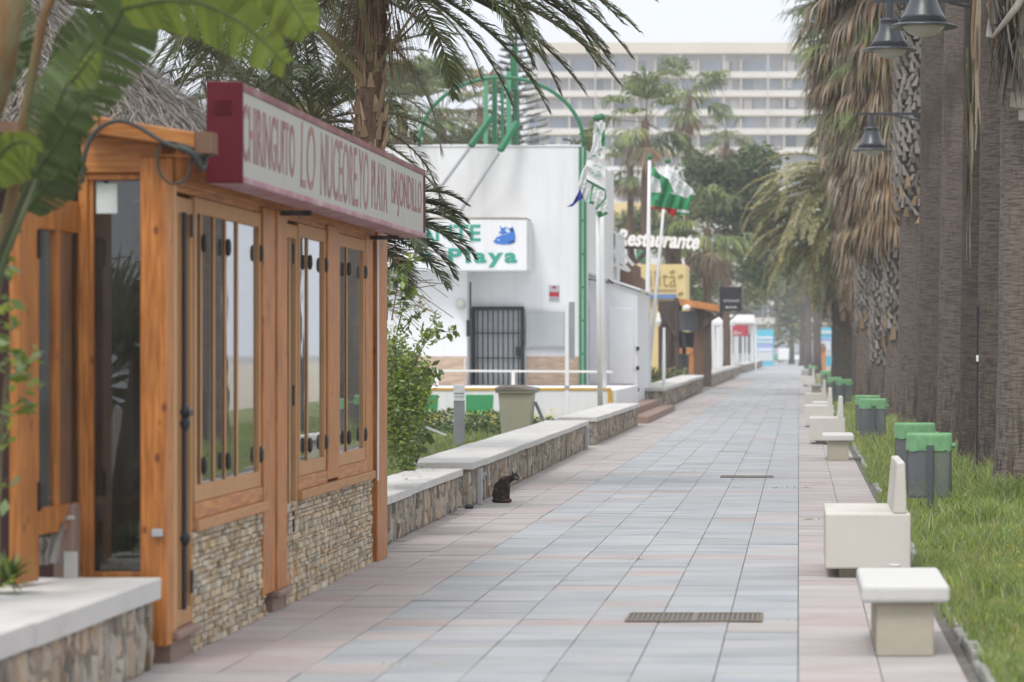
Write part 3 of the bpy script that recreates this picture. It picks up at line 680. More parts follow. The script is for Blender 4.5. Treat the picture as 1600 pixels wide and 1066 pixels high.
# corner post: its camera face is wide
b = MB(); b.box(-3.335, XF, 14.58, 14.72, .10, 2.58); b.build('post', 'wood', pv, bevel=.008)
b = MB(); b.box(-3.30, XF + .004, 14.722, 14.80, .16, 2.46); b.build('door_jamb', 'wood_sun', pv, bevel=.004)
post(412, 430.5, .13, 2.46); post(431.5, 447, .13, 2.46, x1=XF + .01)
post(513, 530, .72, 2.46, x1=XF - .0); post(574, 585, .62, 2.46, x1=XF - .01); post(588, 603, .0, 2.50, x1=XF + .012)
b = MB(); b.tube([(XF + .02, YF(586), 2.46), (XF + .02, YF(586.5), 1.4), (XF + .02, YF(586), .62)], .008, 6); b.build('drip_pipe', 'white_paint', pv)
# header and eave
b = MB(); b.box(-3.345, XF - .008, 14.86, 22.28, 2.462, 2.66); b.build('header_beam', 'wood_side', pv, bevel=.006)
b = MB(); b.box(-3.36, XF - .02, 14.86, 22.28, 2.425, 2.461); b.build('header_strip', 'wood_side', pv)
def side_panel(kind, px0, px1, z0, z1, muls, frame=.055, xo=0., parts=True, mm='wood_sun', bolts=True, rails=True):
    """glazed leaf in the promenade side: frame, mullions, pane, latches"""
    y0, y1 = YF(px0), YF(px1); x0, x1 = XF - .046 + xo, XF - .012 + xo
    b = MB(); b.box(x0, x1, y0, y0 + frame, z0, z1); b.box(x0, x1, y1 - frame, y1, z0, z1)
    b.box(x0 + .002, x1 - .002, y0 + frame, y1 - frame, z1 - .085, z1); b.box(x0 + .002, x1 - .002, y0 + frame, y1 - frame, z0, z0 + .09)
    w = b.build(kind, mm, pv, bevel=.004)
    ys = [YF(m_) for m_ in muls]
    for yy in ys:
        b = MB(); b.box(x1 - .017, x1 - .008, yy - .018, yy + .018, z0 + .09, z1 - .085); b.build('mullion', mm, w, bevel=.003)
    b = MB(); b.box(x1 - .023, x1 - .019, y0 + frame, y1 - frame, z0 + .09, z1 - .085); b.build('pane', 'glass', w)
    if bolts:
        for yy in ys[::2][:2] + [y1 - .03]:
            for zz in (z0 + .19, z1 - .24):
                b = MB(); b.lathe([(.003, -.05), (.012, -.042), (.017, -.02), (.017, .02), (.012, .042), (.003, .05)], (x1 + .006, yy, zz), 10); b.build('latch', 'iron', w, smooth=True)
    return w
# door beside the corner post
d = side_panel('door', 279, 304.5, .165, 2.40, [], frame=.04, bolts=False)
b = MB(); yb = YF(289); b.bar((XF - .03, yb, .257), (XF - .03, yb, 2.31), .03, .035, (0, 1, 0)); b.build('meeting_stile', 'wood_sun', d)
b = MB(); b.tube([(XF - .004, yb, .25), (XF - .004, yb, 2.32)], .013, 8); b.build('bolt_rod', 'iron', d)
for zz in (.62, 1.22, 1.28):
    b = MB(); b.lathe([(.005, -.045), (.02, -.03), (.03, 0), (.02, .03), (.005, .045)], (XF + .0, yb, zz), 10); b.build('latch', 'iron', d, smooth=True)
b = MB(); b.bar((XF + .02, yb - .03, 1.27), (XF + .02, yb + .09, 1.275), .022, .03); b.build('handle', 'iron', d, bevel=.006)
for zz in (.32, 2.2):
    b = MB(); b.box(XF - .0115, XF - .002, YF(304) - .045, YF(304) - .012, zz, zz + .12); b.build('hinge', 'iron', d)
# big window
side_panel('window', 308, 411, .79, 2.42, [321, 341, 358.5, 377], frame=.05)
# second door
d = side_panel('door', 448, 468, .135, 2.40, [458], frame=.045, bolts=False)
for zz in (.45, 1.25, 2.15):
    for yy in (YF(449.5), YF(459.5)):
        b = MB(); b.box(XF - .0115, XF + .001, yy, yy + .03, zz, zz + .13); b.build('hinge', 'iron', d)
side_panel('window', 470, 512, .79, 2.42, [486], frame=.05)
side_panel('window', 532, 573, .79, 2.42, [547], frame=.05)
# sills and lower rails
for (p0, p1) in ((306, 413), (468, 513), (530.2, 574.5)):
    b = MB(); b.box(-3.33, XF - .006, YF(p0), YF(p1), .70, .788); b.build('lower_rail', 'wood_side', pv, bevel=.005)
for (p0, p1) in ((305.5, 415), (468, 583)):
    b = MB(); b.box(-3.33, XF + .02, YF(p0), YF(p1), .64, .699); b.build('sill', 'wood_sill', pv, bevel=.006)
# stone cladding in ledger strips
for (p0, p1) in ((303, 417), (448.5, 583)):
    y0, y1 = YF(p0), YF(p1)
    b = MB(); b.box(-3.40, XF - .03, y0, y1, -.02, .639); base = b.build('stone_base', 'mortar', pv)
    b = MB(); z = 0.0
    while z < .635:
        h = min(R(.024, .05), .638 - z); y = y0
        while y < y1 - .005:
            l = min(R(.045, .13), y1 - y); p = XF - .03 + R(.012, .030); q = [R(-.006, .006) for _ in range(4)]
            b.add([(XF - .035, y + .002, z + .0015), (XF - .035, y + l - .002, z + .0015), (XF - .035, y + l - .002, z + h - .0015), (XF - .035, y + .002, z + h - .0015),
                   (p + q[0], y + .004, z + .004), (p + q[1], y + l - .004, z + .004), (p + q[2], y + l - .004, z + h - .004), (p + q[3], y + .004, z + h - .004)],
                  [(4, 5, 6, 7), (0, 1, 5, 4), (1, 2, 6, 5), (2, 3, 7, 6), (3, 0, 4, 7)]); y += l
        z += h
    b.build('stone_strips', 'ledger', base)
# doorsteps
for (p0, p1, z) in ((271, 303, .16), (430, 448.4, .13)):
    y0, y1 = YF(p0), YF(p1)
    b = MB(); b.box(-3.40, XF - .015, y0, y1, -.02, z - .045); s = b.build('doorstep', 'terracotta', pv)
    b = MB(); b.box(-3.40, XF + .035, y0 - .02, y1, z - .044, z); b.build('step_nosing', 'terracotta', s, bevel=.014, seg=3)
# end wall facing the camera
ye = 14.62
b = MB()
X0, X1 = PX(122, ye), -3.336; g0, g1 = PX(137, ye), PX(229, ye); zt = PZ(281, ye); zb = PZ(894, ye)
b.box(X0, g0, ye, ye + .09, .42, 2.50); b.box(g1, X1, ye, ye + .09, .42, 2.50); b.box(g0, g1, ye + .002, ye + .088, zt, 2.498); b.box(g0, g1, ye + .002, ye + .088, .42, zb)
w = b.build('end_window', 'wood', pv, bevel=.006)
b = MB(); b.box(g0, g1, ye + .05, ye + .056, zb, zt); b.build('pane', 'glass_end', w)
b = MB(); b.box(g0 - .0, g0 + .022, ye + .02, ye + .049, zb, zt); b.box(g1 - .022, g1, ye + .02, ye + .049, zb, zt); b.build('glazing_bead', 'wood', w)
b = MB(); b.box(PX(147, ye), PX(180, ye), ye + .044, ye + .0465, PZ(333, ye), PZ(286, ye)); b.build('notice', 'paper', w)
b = MB(); b.box(PX(126, 14.6), PX(246, 14.6), 14.60, 14.70, 2.501, PZ(206, 14.6)); b.build('transom_board', 'wood_end', pv, bevel=.006)
b = MB(); a = P(132, 207, 14.5); c = P(306, 232, 14.5)
b.hexa([(a.x, 14.47, a.z), (c.x, 14.47, c.z), (c.x, 14.56, c.z), (a.x, 14.56, a.z)], [(a.x, 14.47, PZ(179, 14.5)), (c.x, 14.47, PZ(207, 14.5)), (c.x, 14.56, PZ(207, 14.5)), (a.x, 14.56, PZ(179, 14.5))])
b.build('rake_board', 'wood_end', pv, bevel=.006)
b = MB(); b.box(PX(147, 14.46), PX(153, 14.46), 14.44, 14.47, PZ(212, 14.46), PZ(178, 14.46)); b.build('rake_cleat', 'wood_sun', pv)
b = MB(); b.box(PX(245, 14.5), PX(296, 14.5), 14.50, 14.60, 2.585, PZ(243, 14.5)); b.build('post_cap', 'wood_end', pv, bevel=.006)
b = MB(); b.box(PX(306.5, 14.5), PX(334, 14.5), 14.47, 14.6, PZ(240, 14.5), PZ(207, 14.5)); b.build('rake_end', 'brown_wood', pv)
b = MB(); b.box(PX(236, 14.55), PX(253, 14.55), 14.555, 14.579, PZ(839, 14.55), PZ(827, 14.55)); b.build('socket', 'grey_box', pv, bevel=.004)
# roof slab, inside walls and floor
b = MB(); b.hexa([(-5.9, 14.57, 2.80), (-3.17, 14.57, 2.662), (-3.17, 22.36, 2.662), (-5.9, 22.36, 2.80)], [(-5.9, 14.57, 2.86), (-3.17, 14.57, 2.715), (-3.17, 22.36, 2.715), (-5.9, 22.36, 2.86)]); b.build('roof', 'brown_wood', pv)
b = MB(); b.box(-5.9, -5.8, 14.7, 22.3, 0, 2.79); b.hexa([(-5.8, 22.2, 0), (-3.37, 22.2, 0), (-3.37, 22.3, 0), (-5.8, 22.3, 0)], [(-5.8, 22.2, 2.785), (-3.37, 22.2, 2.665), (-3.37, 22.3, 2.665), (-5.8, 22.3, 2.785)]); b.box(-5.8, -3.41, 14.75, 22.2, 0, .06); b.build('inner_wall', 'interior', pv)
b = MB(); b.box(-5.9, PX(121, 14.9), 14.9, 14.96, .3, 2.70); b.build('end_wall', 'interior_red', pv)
# posts and tables inside, seen dimly
for (x, y) in ((-3.52, 17.0), (-3.55, 19.9), (-3.5, 21.3), (-4.6, 18.2)):
    b = MB(); b.box(x, x + .1, y, y + .1, .06, 2.6); b.build('inner_post', 'brown_wood', pv)
t = thing('bar_table', 'dim wooden table inside the pavilion behind the tall end window', 'table', (-3.95, 15.7, .06))
b = MB(); b.box(-4.3, -3.62, 15.35, 16.05, .78, .82); b.build('table_top', 'brown_wood', t)
for x in (-4.25, -3.7):
    for y in (15.4, 15.96):
        b = MB(); b.box(x, x + .05, y, y + .05, .06, .779); b.build('leg', 'brown_wood', t)
t = thing('bar_table', 'dim wooden table inside the pavilion behind the big side window', 'table', (-3.95, 18.9, .06))
b = MB(); b.box(-4.3, -3.62, 18.5, 19.3, .78, .82); b.build('table_top', 'brown_wood', t)
for x in (-4.25, -3.7):
    for y in (18.55, 19.2):
        b = MB(); b.box(x, x + .05, y, y + .05, .06, .779); b.build('leg', 'brown_wood', t)

# opened shutter left of the end window
def shutter():
    A = Vector((PX(122, 14.75), 14.75, 0)); Bn = Vector((PX(14, 13.75), 13.75, 0)); u = (Bn - A).normalized(); L = (Bn - A).length; n = Vector((u.y, -u.x, 0)); n = n if n.y < 0 else -n
    t = thing('folding_shutter', 'opened pine shutter with two curtained panes left of the tall end window', 'shutter', (A.x, A.y, .66))
    def bx(s0, s1, z0, z1, d0=0., d1=.05):
        p = [A + u * s0 + n * d0, A + u * s1 + n * d0, A + u * s1 + n * d1, A + u * s0 + n * d1]; return [(q.x, q.y, z0) for q in p], [(q.x, q.y, z1) for q in p]
    z0, z1 = .70, 2.355; b = MB()
    b.hexa(*bx(0, .10 * L, z0, z1)); b.hexa(*bx(.72 * L, 1.0 * L, .48, z1)); b.hexa(*bx(.10 * L, .72 * L, z1 - .16, z1, .002, .048)); b.hexa(*bx(.10 * L, .72 * L, z0, z0 + .13, .002, .048))
    fr = b.build('frame', 'wood', t, bevel=.006)
    b = MB(); b.hexa(*bx(.40 * L, .47 * L, z0 + .13, z1 - .16, .004, .046)); b.build('mullion', 'wood', t, bevel=.004)
    for (s0, s1) in ((.10 * L, .40 * L), (.47 * L, .72 * L)):
        b = MB(); b.hexa(*bx(s0, s1, z0 + .13, z1 - .16, .022, .027)); b.build('pane', 'glass', t)
        b = MB(); b.hexa(*bx(s0, s1, z0 + .13, z1 - .16, -.03, -.026)); b.build('curtain', 'curtain', t)
    for z in (.82, 2.05):
        for s in (.72 * L, .08 * L):
            b = MB(); b.hexa(*bx(s, s + .03, z, z + .14, .049, .062)); b.build('hinge', 'iron', t)
shutter()
t = thing('brick_pier', 'short flaking brick pier between the opened shutter and the tall end window', 'pier', (PX(104, 14.5), 14.5, 0))
b = MB(); b.box(PX(88, 14.5), PX(120, 14.5), 14.44, 14.58, .40, PZ(788, 14.5)); b.build('pier_body', 'terracotta', t, bevel=.012)
b = MB(); b.box(PX(100, 14.43), PX(121, 14.43), 14.425, 14.439, .46, PZ(862, 14.43)); b.build('mortar_patch', 'cap', t); b = MB(); b.box(PX(92, 14.43), PX(116, 14.43), 14.428, 14.439, PZ(812, 14.43), PZ(806, 14.43)); b.build('mortar_patch', 'cap', t)

# ------------------------------------------------------------------ the sign box
XS = -2.88; ya, yb = 14.93, 22.2; za, zb = 2.468, 2.99
sg = thing('sign_box', 'long sign box with faded dark red letters on pale panel and a crimson end', 'sign', (XS - .09, (ya + yb) / 2, za))
b = MB(); b.box(XS - .175, XS - .012, ya + .012, yb - .012, za + .02, zb - .02); b.build('box_core', 'sign_rust', sg)
b = MB(); b.box(XS - .19, XS - .0, ya - .012, ya + .011, za, zb + .006); e = b.build('end_cap', 'sign_red', sg, bevel=.006)
b = MB()
for k in range(5): b.box(XS - .15, XS - .06, ya - .018, ya - .0125, zb - .10 - k * .016, zb - .092 - k * .016)
b.build('vent_slats', 'sign_red', e)
b = MB(); b.box(XS - .185, XS, ya + .0115, yb, zb - .045, zb); b.build('top_rail', 'sign_rust', sg, bevel=.006)
b = MB(); b.box(XS - .185, XS + .004, ya + .0115, yb, za, za + .038); b.build('bottom_rail', 'sign_pink', sg, bevel=.008)
b = MB(); b.box(XS - .185, XS + .002, yb - .05, yb + .012, za + .0385, zb - .0455); b.build('far_rail', 'sign_red', sg)
b = MB(); n = 6
for k in range(n): b.box(XS - .011, XS - .006, ya + .012 + (yb - ya - .07) * k / n + (.003 if k else 0), ya + .012 + (yb - ya - .07) * (k + 1) / n, za + .0385, zb - .0455)
b.build('face_panel', 'sign_panel', sg)
def SY(px): return 2.88 * F / (CX - px)
for s, p0, p1, z0, z1, sh in (('CHIRINGUITO', 380.5, 462, 2.585, 2.888, 0), ('LO', 471, 494, 2.545, 2.93, .12), ('NUCEORE.YO', 502, 577, 2.535, 2.925, .12), ('PLAYA', 582, 606, 2.565, 2.893, 0), ('BAJONDILLO', 613, 659.5, 2.565, 2.893, 0)):
    text('lettering', s, 'sign_letter', sg, (XS - .006, SY(p0), z0), (0, 1, 0), (0, 0, 1), SY(p1) - SY(p0), z1 - z0, .003, shear=sh, offset=.004 if sh == 0 else -.004)
for y in (17.75, 21.6):
    b = MB(); b.bar((XF - .02, y, 2.447), (XS - .12, y, 2.447), .03, .03); b.build('bracket', 'iron', sg)
# cables
def cable(name, label, pts, r, loc=None):
    p = [P(*q) for q in pts]; t = thing(name, label, 'cable', p[0]); 
    q = []
    for i in range(len(p) - 1):
        p0, p1, p2, p3 = p[max(i - 1, 0)], p[i], p[i + 1], p[min(i + 2, len(p) - 1)]
        for k in range(6):
            s = k / 6; q.append(.5 * ((2 * p1) + (p2 - p0) * s + (2 * p0 - 5 * p1 + 4 * p2 - p3) * s * s + (3 * p1 - p0 - 3 * p2 + p3) * s ** 3))
    q.append(p[-1]); b = MB(); b.tube(q, r, 6); b.build('cable_run', 'cable', t, smooth=True)
cable('power_cable', 'grey cable arching over the end window from the leaves to the sign', [(128, 285, 14.42), (133, 240, 14.42), (150, 205, 14.42), (183, 189, 14.42), (215, 198, 14.42), (255, 222, 14.40), (290, 236, 14.4), (316, 243, 14.5), (338, 240, 14.8)], .012)
cable('cable_loop', 'thin drooping cable loop hanging on the corner post of the pavilion', [(303, 232, 14.42), (262, 222, 14.42), (246, 240, 14.42), (250, 270, 14.42), (268, 287, 14.42), (290, 280, 14.42), (298, 258, 14.42), (300, 243, 14.42)], .007)
cable('cable_bundle', 'knotted dark cable bundle between corner post and crimson sign end', [(278, 230, 14.4), (298, 238, 14.38), (310, 255, 14.42), (317, 262, 14.5), (325, 225, 14.6), (335, 219, 14.7)], .017)
# ================================================================== thatched hut behind the pavilion
def thatch():
    cx, cy, ze, zt, Rr = -5.62, 18.9, 2.86, 4.42, 2.02
    t = thing('thatched_hut', 'round hut with grey straw thatch rising behind the pavilion roof', 'hut', (cx, cy, 0))
    b = MB(); b.lathe([(Rr - .05, ze - .02), (Rr, ze + .02), (Rr * .5, (ze + zt) / 2 + .02), (.05, zt)], (cx, cy, 0), 40); rf = b.build('thatch_roof', 'thatch_core', t)
    fo = FO(); n = 15000
    a = rng.uniform(math.pi * .75, math.pi * 2.3, n); s = rng.uniform(0, 1, n) ** .6
    # courses of straw: fixed rows give a layered look
    r = Rr * (.03 + 1.0 * s); z = zt - (zt - ze) * s
    e = np.stack([np.cos(a), np.sin(a), 0 * a], -1); slope = nrm(e * Rr + np.array([0, 0, ze - zt])); nr = nrm(np.cross(np.stack([-np.sin(a), np.cos(a), 0 * a], -1), slope)); nr *= np.sign(nr[:, 2:])
    tg = np.stack([-np.sin(a), np.cos(a), 0 * a], -1)
    Bp = np.array([cx, cy, 0]) + e * r[:, None] + np.array([0, 0, 1]) * z[:, None] + nr * rng.uniform(.0, .055, n)[:, None]
    d = nrm(slope + tg * rng.normal(-.35, .42, n)[:, None] + nr * rng.normal(.06, .08, n)[:, None])
    l = rng.uniform(.12, .34, n)[:, None]; w = nrm(np.cross(d, nr)) * rng.uniform(.0025, .0055, n)[:, None]
    fo.strips(np.stack([np.stack([Bp - w, Bp + w], 1), np.stack([Bp + d * l - w * .6, Bp + d * l + w * .6], 1)], 1), 0)
    fo.build('straw', ['thatch'], rf)
    b = MB(); b.tube([(cx, cy, 0), (cx, cy, zt - .1)], .11, 10); b.build('pole', 'brown_wood', t)
    for k in range(6):
        q = k * math.pi / 3; b = MB(); b.tube([(cx + 1.7 * math.cos(q), cy + 1.7 * math.sin(q), 0), (cx + 1.7 * math.cos(q), cy + 1.7 * math.sin(q), ze + .15)], .06, 8)
        b.build('post', 'brown_wood', t)
thatch()

# ================================================================== bird-of-paradise plant at the upper left
def big_leaf(t, name, mid, hw0, m='strelitzia', splits=.35, n=26, side=(1., 1.), tilt=.25, droop=.12, tipw=.35):
    p = [P(*q) for q in mid]; q = []
    for i in range(len(p) - 1):
        p0, p1, p2, p3 = p[max(i - 1, 0)], p[i], p[i + 1], p[min(i + 2, len(p) - 1)]
        for k in range(8):
            s = k / 8; q.append(.5 * ((2 * p1) + (p2 - p0) * s + (2 * p0 - 5 * p1 + 4 * p2 - p3) * s * s + (3 * p1 - p0 - 3 * p2 + p3) * s ** 3))
    q.append(p[-1]); q = np.array([v[:] for v in q])
    L = np.concatenate([[0], np.cumsum(np.linalg.norm(np.diff(q, axis=0), axis=1))]); tt = np.linspace(0, 1, n + 1)
    at = lambda t_: np.array([np.interp(t_ * L[-1], L, q[:, k]) for k in range(3)])
    fo = FO()
    for sgn, sc_ in ((-1, side[0]), (1, side[1])):
        if sc_ == 0: continue
        lastgap = 0
        for i in range(n):
            t0, t1 = tt[i], tt[i + 1]
            g = .0
            if R(0, 1) < splits: g = R(.1, .6)
            rows = []
            for k in range(5):
                f = k / 4
                for_row = []
                for tq, edge in ((t0, 0), (t1, 1)):
                    c = at(tq); d = nrm(at(min(tq + .03, 1)) - at(max(tq - .03, 0)))
                    sd = nrm(np.array([d[2], tilt * 1.0, -d[0]])) * sgn
                    wv = hw0 * sc_ * (math.sin(math.pi * min(1, tq * .86 + .10)) ** .6) if tq < 1 else hw0 * sc_ * tipw
                    tqe = tq - (g * f * (t1 - t0) if edge else 0)
                    c = at(tqe)
                    for_row.append(c + sd * wv * f + d * wv * f * .38 + np.array([0, 0, -1]) * droop * f * f * wv + np.array([0, 1.0, 0]) * .02 * math.sin(i * 1.3 + sgn) * f)
                rows.append(for_row)
            fo.strips([rows], 0)
    lf = fo.build(name, [m], t)
    b = MB(); b.tube([Vector(v) for v in q[::2]], np.linspace(.008, .003, len(q[::2])), 6); b.build('midrib', 'midrib', lf, smooth=True)
    return lf
st = thing('bird_of_paradise', 'tall bird of paradise plant with torn paddle leaves filling the upper left corner', 'plant', (-3.95, 12.6, .2))
base = lambda px, py, Y=12.6: (px, py, Y)
def stalk(pts, r0, r1, m):
    p = [P(*q) for q in pts]; b = MB(); b.tube(p, list(np.linspace(r0, r1, len(p))), 10); return b.build('stalk', m, st, smooth=True)
stalk([(-160, 1040, 12.7), (-110, 600, 12.6), (-50, 260, 12.6), (0, 110, 12.5), (24, -40, 12.4)], .10, .055, 'sheath')
stalk([(-120, 1040, 12.9), (-70, 640, 12.8), (0, 400, 12.8), (55, 260, 12.8), (92, 195, 12.8)], .02, .012, 'midrib')
stalk([(-110, 1040, 12.6), (-60, 640, 12.5), (10, 400, 12.5), (58, 280, 12.5)], .018, .010, 'midrib')
stalk([(-90, 1040, 13.0), (-30, 560, 12.9), (20, 300, 12.9), (48, 130, 12.9), (70, 20, 12.9), (120, -80, 12.9)], .035, .018, 'sheath')
stalk([(-110, 1040, 12.2), (-80, 500, 12.1), (-40, 330, 12.0), (-15, 275, 12.0)], .016, .01, 'midrib')
big_leaf(st, 'leaf', [(90, 205, 12.8), (140, 100, 12.75), (185, 30, 12.7), (215, -60, 12.6)], .195, splits=.5, tilt=.3)
big_leaf(st, 'leaf', [(58, 280, 12.5), (90, 165, 12.4), (118, 108, 12.4), (146, 62, 12.35)], .135, splits=.35, tilt=-.2)
big_leaf(st, 'leaf', [(50, 275, 12.4), (85, 228, 12.35), (112, 182, 12.3), (134, 148, 12.3)], .095, splits=.5, tilt=.2)
big_leaf(st, 'leaf', [(190, 15, 12.2), (255, 2, 12.15), (320, 8, 12.1), (385, 42, 12.05), (446, 100, 12.0)], .165, 'strelitzia_pale', splits=.22, side=(.75, 1.), tilt=.5, droop=.05)
big_leaf(st, 'leaf', [(330, -75, 12.3), (390, -50, 12.25), (440, -15, 12.2), (482, 50, 12.15)], .15, 'strelitzia_pale', splits=.2, tilt=.4)
big_leaf(st, 'leaf', [(-20, 275, 12.0), (10, 232, 11.95), (38, 222, 11.9), (58, 238, 11.9)], .12, 'strelitzia_pale', splits=.3, side=(.8, 1.), droop=.5)
big_leaf(st, 'leaf', [(20, 110, 13.1), (0, 60, 13.1), (-30, -10, 13.1)], .2, splits=.4)
big_leaf(st, 'leaf', [(30, 110, 13.0), (26, 70, 13.0), (10, 90, 12.9), (0, 150, 12.9)], .1, splits=.3)
big_leaf(st, 'leaf', [(40, 330, 13.1), (85, 275, 13.1), (110, 255, 13.1), (128, 250, 13.1)], .12, splits=.5)
big_leaf(st, 'leaf', [(-30, 300, 12.8), (-5, 262, 12.8), (25, 240, 12.8), (52, 222, 12.8)], .10, splits=.3)
big_leaf(st, 'leaf', [(68, 840, 14.3), (66, 800, 14.28), (70, 775, 14.27), (72, 760, 14.27)], .05, splits=.0)
# crinkled young leaf
big_leaf(st, 'leaf', [(110, 130, 12.2), (130, 105, 12.2), (145, 85, 12.2), (150, 78, 12.2)], .05, 'strelitzia_pale', splits=.6, droop=.9)
# vine and agave in front of the shutter
fo = FO(); C = []
for (px, py, s, k) in [(10, 560, 18, 26), (40, 585, 12, 14), (20, 630, 14, 16), (50, 560, 9, 9), (5, 520, 12, 14), (8, 690, 9, 8), (2, 350, 9, 14), (4, 415, 10, 16), (2, 475, 9, 14), (0, 760, 9, 10)]:
    for _ in range(k): C.append(P(px + rng.normal(0, s), py + rng.normal(0, s), 13.1 + R(-.15, .15)))
leaves(fo, np.array([c[:] for c in C]), .085, 0)
vn = thing('climbing_vine', 'leafy green vine in front of the opened shutter at the left edge', 'plant', P(5, 900, 13.1))
fo.build('foliage', ['bush'], vn)
b = MB(); b.tube([P(-6, 960, 13.1), P(0, 700, 13.12), P(14, 560, 13.1)], .012, 6); b.build('stem', 'twig', vn)
def rosette(name, label, c, n, L, m, cat='plant', w=.03, el=(.15, 1.3)):
    t = thing(name, label, cat, c); fo = FO()
    for k in range(n):
        a = R(0, 6.28); e = R(*el); l = L * R(.7, 1.1); d = np.array([math.cos(e) * math.cos(a), math.cos(e) * math.sin(a), math.sin(e)]); s = np.array([-math.sin(a), math.cos(a), 0]) * w
        p0 = np.array(c); p1 = p0 + d * l * .5; p2 = p0 + d * l + np.array([0, 0, -.12 * l])
        fo.strips([[[p0 - s * .8, p0 + s * .8], [p1 - s, p1 + s], [p2 - s * .08, p2 + s * .08]]], 0)
    fo.build('rosette', [m], t); return t
rosette('agave', 'small spiky agave rosette on the white wall cap at the lower left', P(14, 908, 13.45), 90, .17, 'bush', w=.011, el=(-.2, 1.4))
dp = thing('dry_stump', 'withered grey stump of a cut plant under the opened shutter', 'stump', P(78, 880, 14.35))
b = MB()
for k in range(9): b.tube([P(60 + k * 4, 880, 14.35 + R(-.05, .05)), P(58 + k * 4 + R(-10, 10), 845, 14.33), P(58 + k * 4 + R(-22, 22), 815 + R(-15, 15), 14.33)], [.02, .014, .003], 6)
b.build('dead_leaf_bases', 'boot', dp)
# fan palm that the tall end window mirrors
fp = thing('fan_palm', 'small fan palm near the camera, seen mirrored in the tall end window', 'tree', (-4.5, 11.0, 0))
fo = FO()
for k in range(26): fan(fo, (-4.5, 11.0, 1.36), R(0, 6.28), R(-.2, 1.4), .42, .52, 0, 1, nseg=20, droop=.25)
fo.build('crown', ['fan_green', 'rachis'], fp); b = MB(); b.tube([(-4.5, 11.0, 0), (-4.5, 11.0, 1.4)], .09, 10); b.build('trunk', 'trunk_brown', fp)

# ================================================================== palms on the left
def ptrunk(t, x, y, z0, z1, r0, r1, m='trunk_brown', shards=0, lean=(0, 0), zs=None, bm_='petiole_brown'):
    b = MB(); n = 14; pts = []; rad = []
    for k in range(n + 1):
        f = k / n; pts.append((x + lean[0] * f * f, y + lean[1] * f * f, z0 + (z1 - z0) * f)); rad.append((r0 + (r1 - r0) * f) * (1 + R(-.06, .06)))
    b.tube(pts, rad, 18); tr = b.build('trunk', m, t, smooth=True)
    if shards:
        b = MB()
        for k in range(shards):
            f = R(*(zs or (.1, 1))); a = R(0, 6.28); r = r0 + (r1 - r0) * f; px, py, pz = x + lean[0] * f * f, y + lean[1] * f * f, z0 + (z1 - z0) * f
            o = Vector((math.cos(a), math.sin(a), 0)); s = Vector((-math.sin(a), math.cos(a), 0)); c = Vector((px, py, pz)) + o * r * .95; w = R(.02, .05); h = R(.10, .24)
            top = c + o * R(.02, .08) + Vector((0, 0, h)) + s * R(-.03, .03)
            b.hexa([c - s * w, c + s * w, c + s * w + o * .03, c - s * w + o * .03], [top - s * w * .3, top + s * w * .3, top + s * w * .3 + o * .012, top - s * w * .3 + o * .012])
        b.build('leaf_bases', bm_, tr)
    return tr
p1 = thing('date_palm', 'tall date palm rising behind the sign box, long fronds over the white building', 'tree', (-4.82, 32, 0))
ptrunk(p1, -4.82, 32, 0, 5.9, .18, .15, 'trunk_brown', 130, (.1, 0), (.60, .97), 'boot_warm')
fo = FO(); c0 = (-4.70, 32, 5.85)
for (az, e0, e1, L) in [(0, -.2, -1.0, 2.8), (-.1, -.35, -1.15, 2.6), (.15, -.05, -.95, 3.1), (.05, -.45, -1.25, 2.2), (-.18, -.1, -.85, 3.0), (3.15, -.2, -1.1, 2.8), (3.3, -.45, -1.25, 2.2), (-.15, .05, -1.05, 2.9), (.2, .1, -1.0, 3.0), (-.08, .2, -.85, 3.2), (.12, .3, -.9, 3.0), (-.25, .3, -.95, 2.9), (-.4, .1, -1.25, 2.4), (3.6, .1, -1.2, 2.7), (3.0, .2, -1.25, 2.6), (2.7, .35, -1.1, 2.9), (-.05, .35, -.75, 3.3), (-.02, .15, -1.0, 3.2), (.1, .45, -.6, 3.3), (-.12, .25, -1.15, 2.9), (-.3, .15, -1.35, 2.5), (.3, .25, -1.2, 3.0), (-.2, .0, -1.3, 2.3), (.15, -.1, -1.25, 2.6), (.05, .1, -.95, 2.9), (.0, .75, -.5, 3.3),
                        (3.1, .3, -1.1, 3.0), (2.9, .5, -.9, 3.2), (3.4, .1, -1.25, 2.8), (3.3, .35, -1.1, 2.8), (3.2, -.2, -1.35, 2.5), (2.6, .2, -1., 3), (2.4, -.2, -1.3, 2.6), (3.0, .0, -1.2, 2.8),
                        (1.0, .4, -.9, 3), (1.6, .5, -.8, 3), (2.2, .4, -.9, 3), (1.3, .9, .1, 3), (1.9, -.1, -1.3, 2.4), (1.2, -.1, -1.3, 2.4), (.0, 1.1, .1, 3), (3.0, 1.0, .1, 3), (4.4, .5, -1.3, 1.5), (5.0, .5, -1.3, 1.6), (5.5, .4, -1.3, 1.9), (4.0, .4, -1.3, 1.8), (5.8, .2, -1.35, 2.2), (4.7, .9, -.8, 1.6), (5.3, .9, -.9, 1.9)]:
    frond(fo, c0, az, e0, e1, L, 84, .37, .021, 0, 1, .5)
fo.build('crown', ['phoenix', 'rachis'], p1)
fo = FO()    # brown stubs and drooping old spathes below the crown
for k in range(330):
    a = R(0, 6.28); q = np.array([-4.73 + .17 * math.cos(a), 32 + .17 * math.sin(a), 5.35 + R(-.55, .35)]); d = np.array([math.cos(a), math.sin(a), R(-.3, .5)]); l = R(.25, .7); e = q + d * l * .5; e2 = e + np.array([d[0] * .25, d[1] * .25, -1]) * l * .7; w = np.array([-math.sin(a), math.cos(a), 0]) * .006
    fo.strips([[[q - w, q + w], [e - w, e + w], [e2 - w * .4, e2 + w * .4]]], 0)
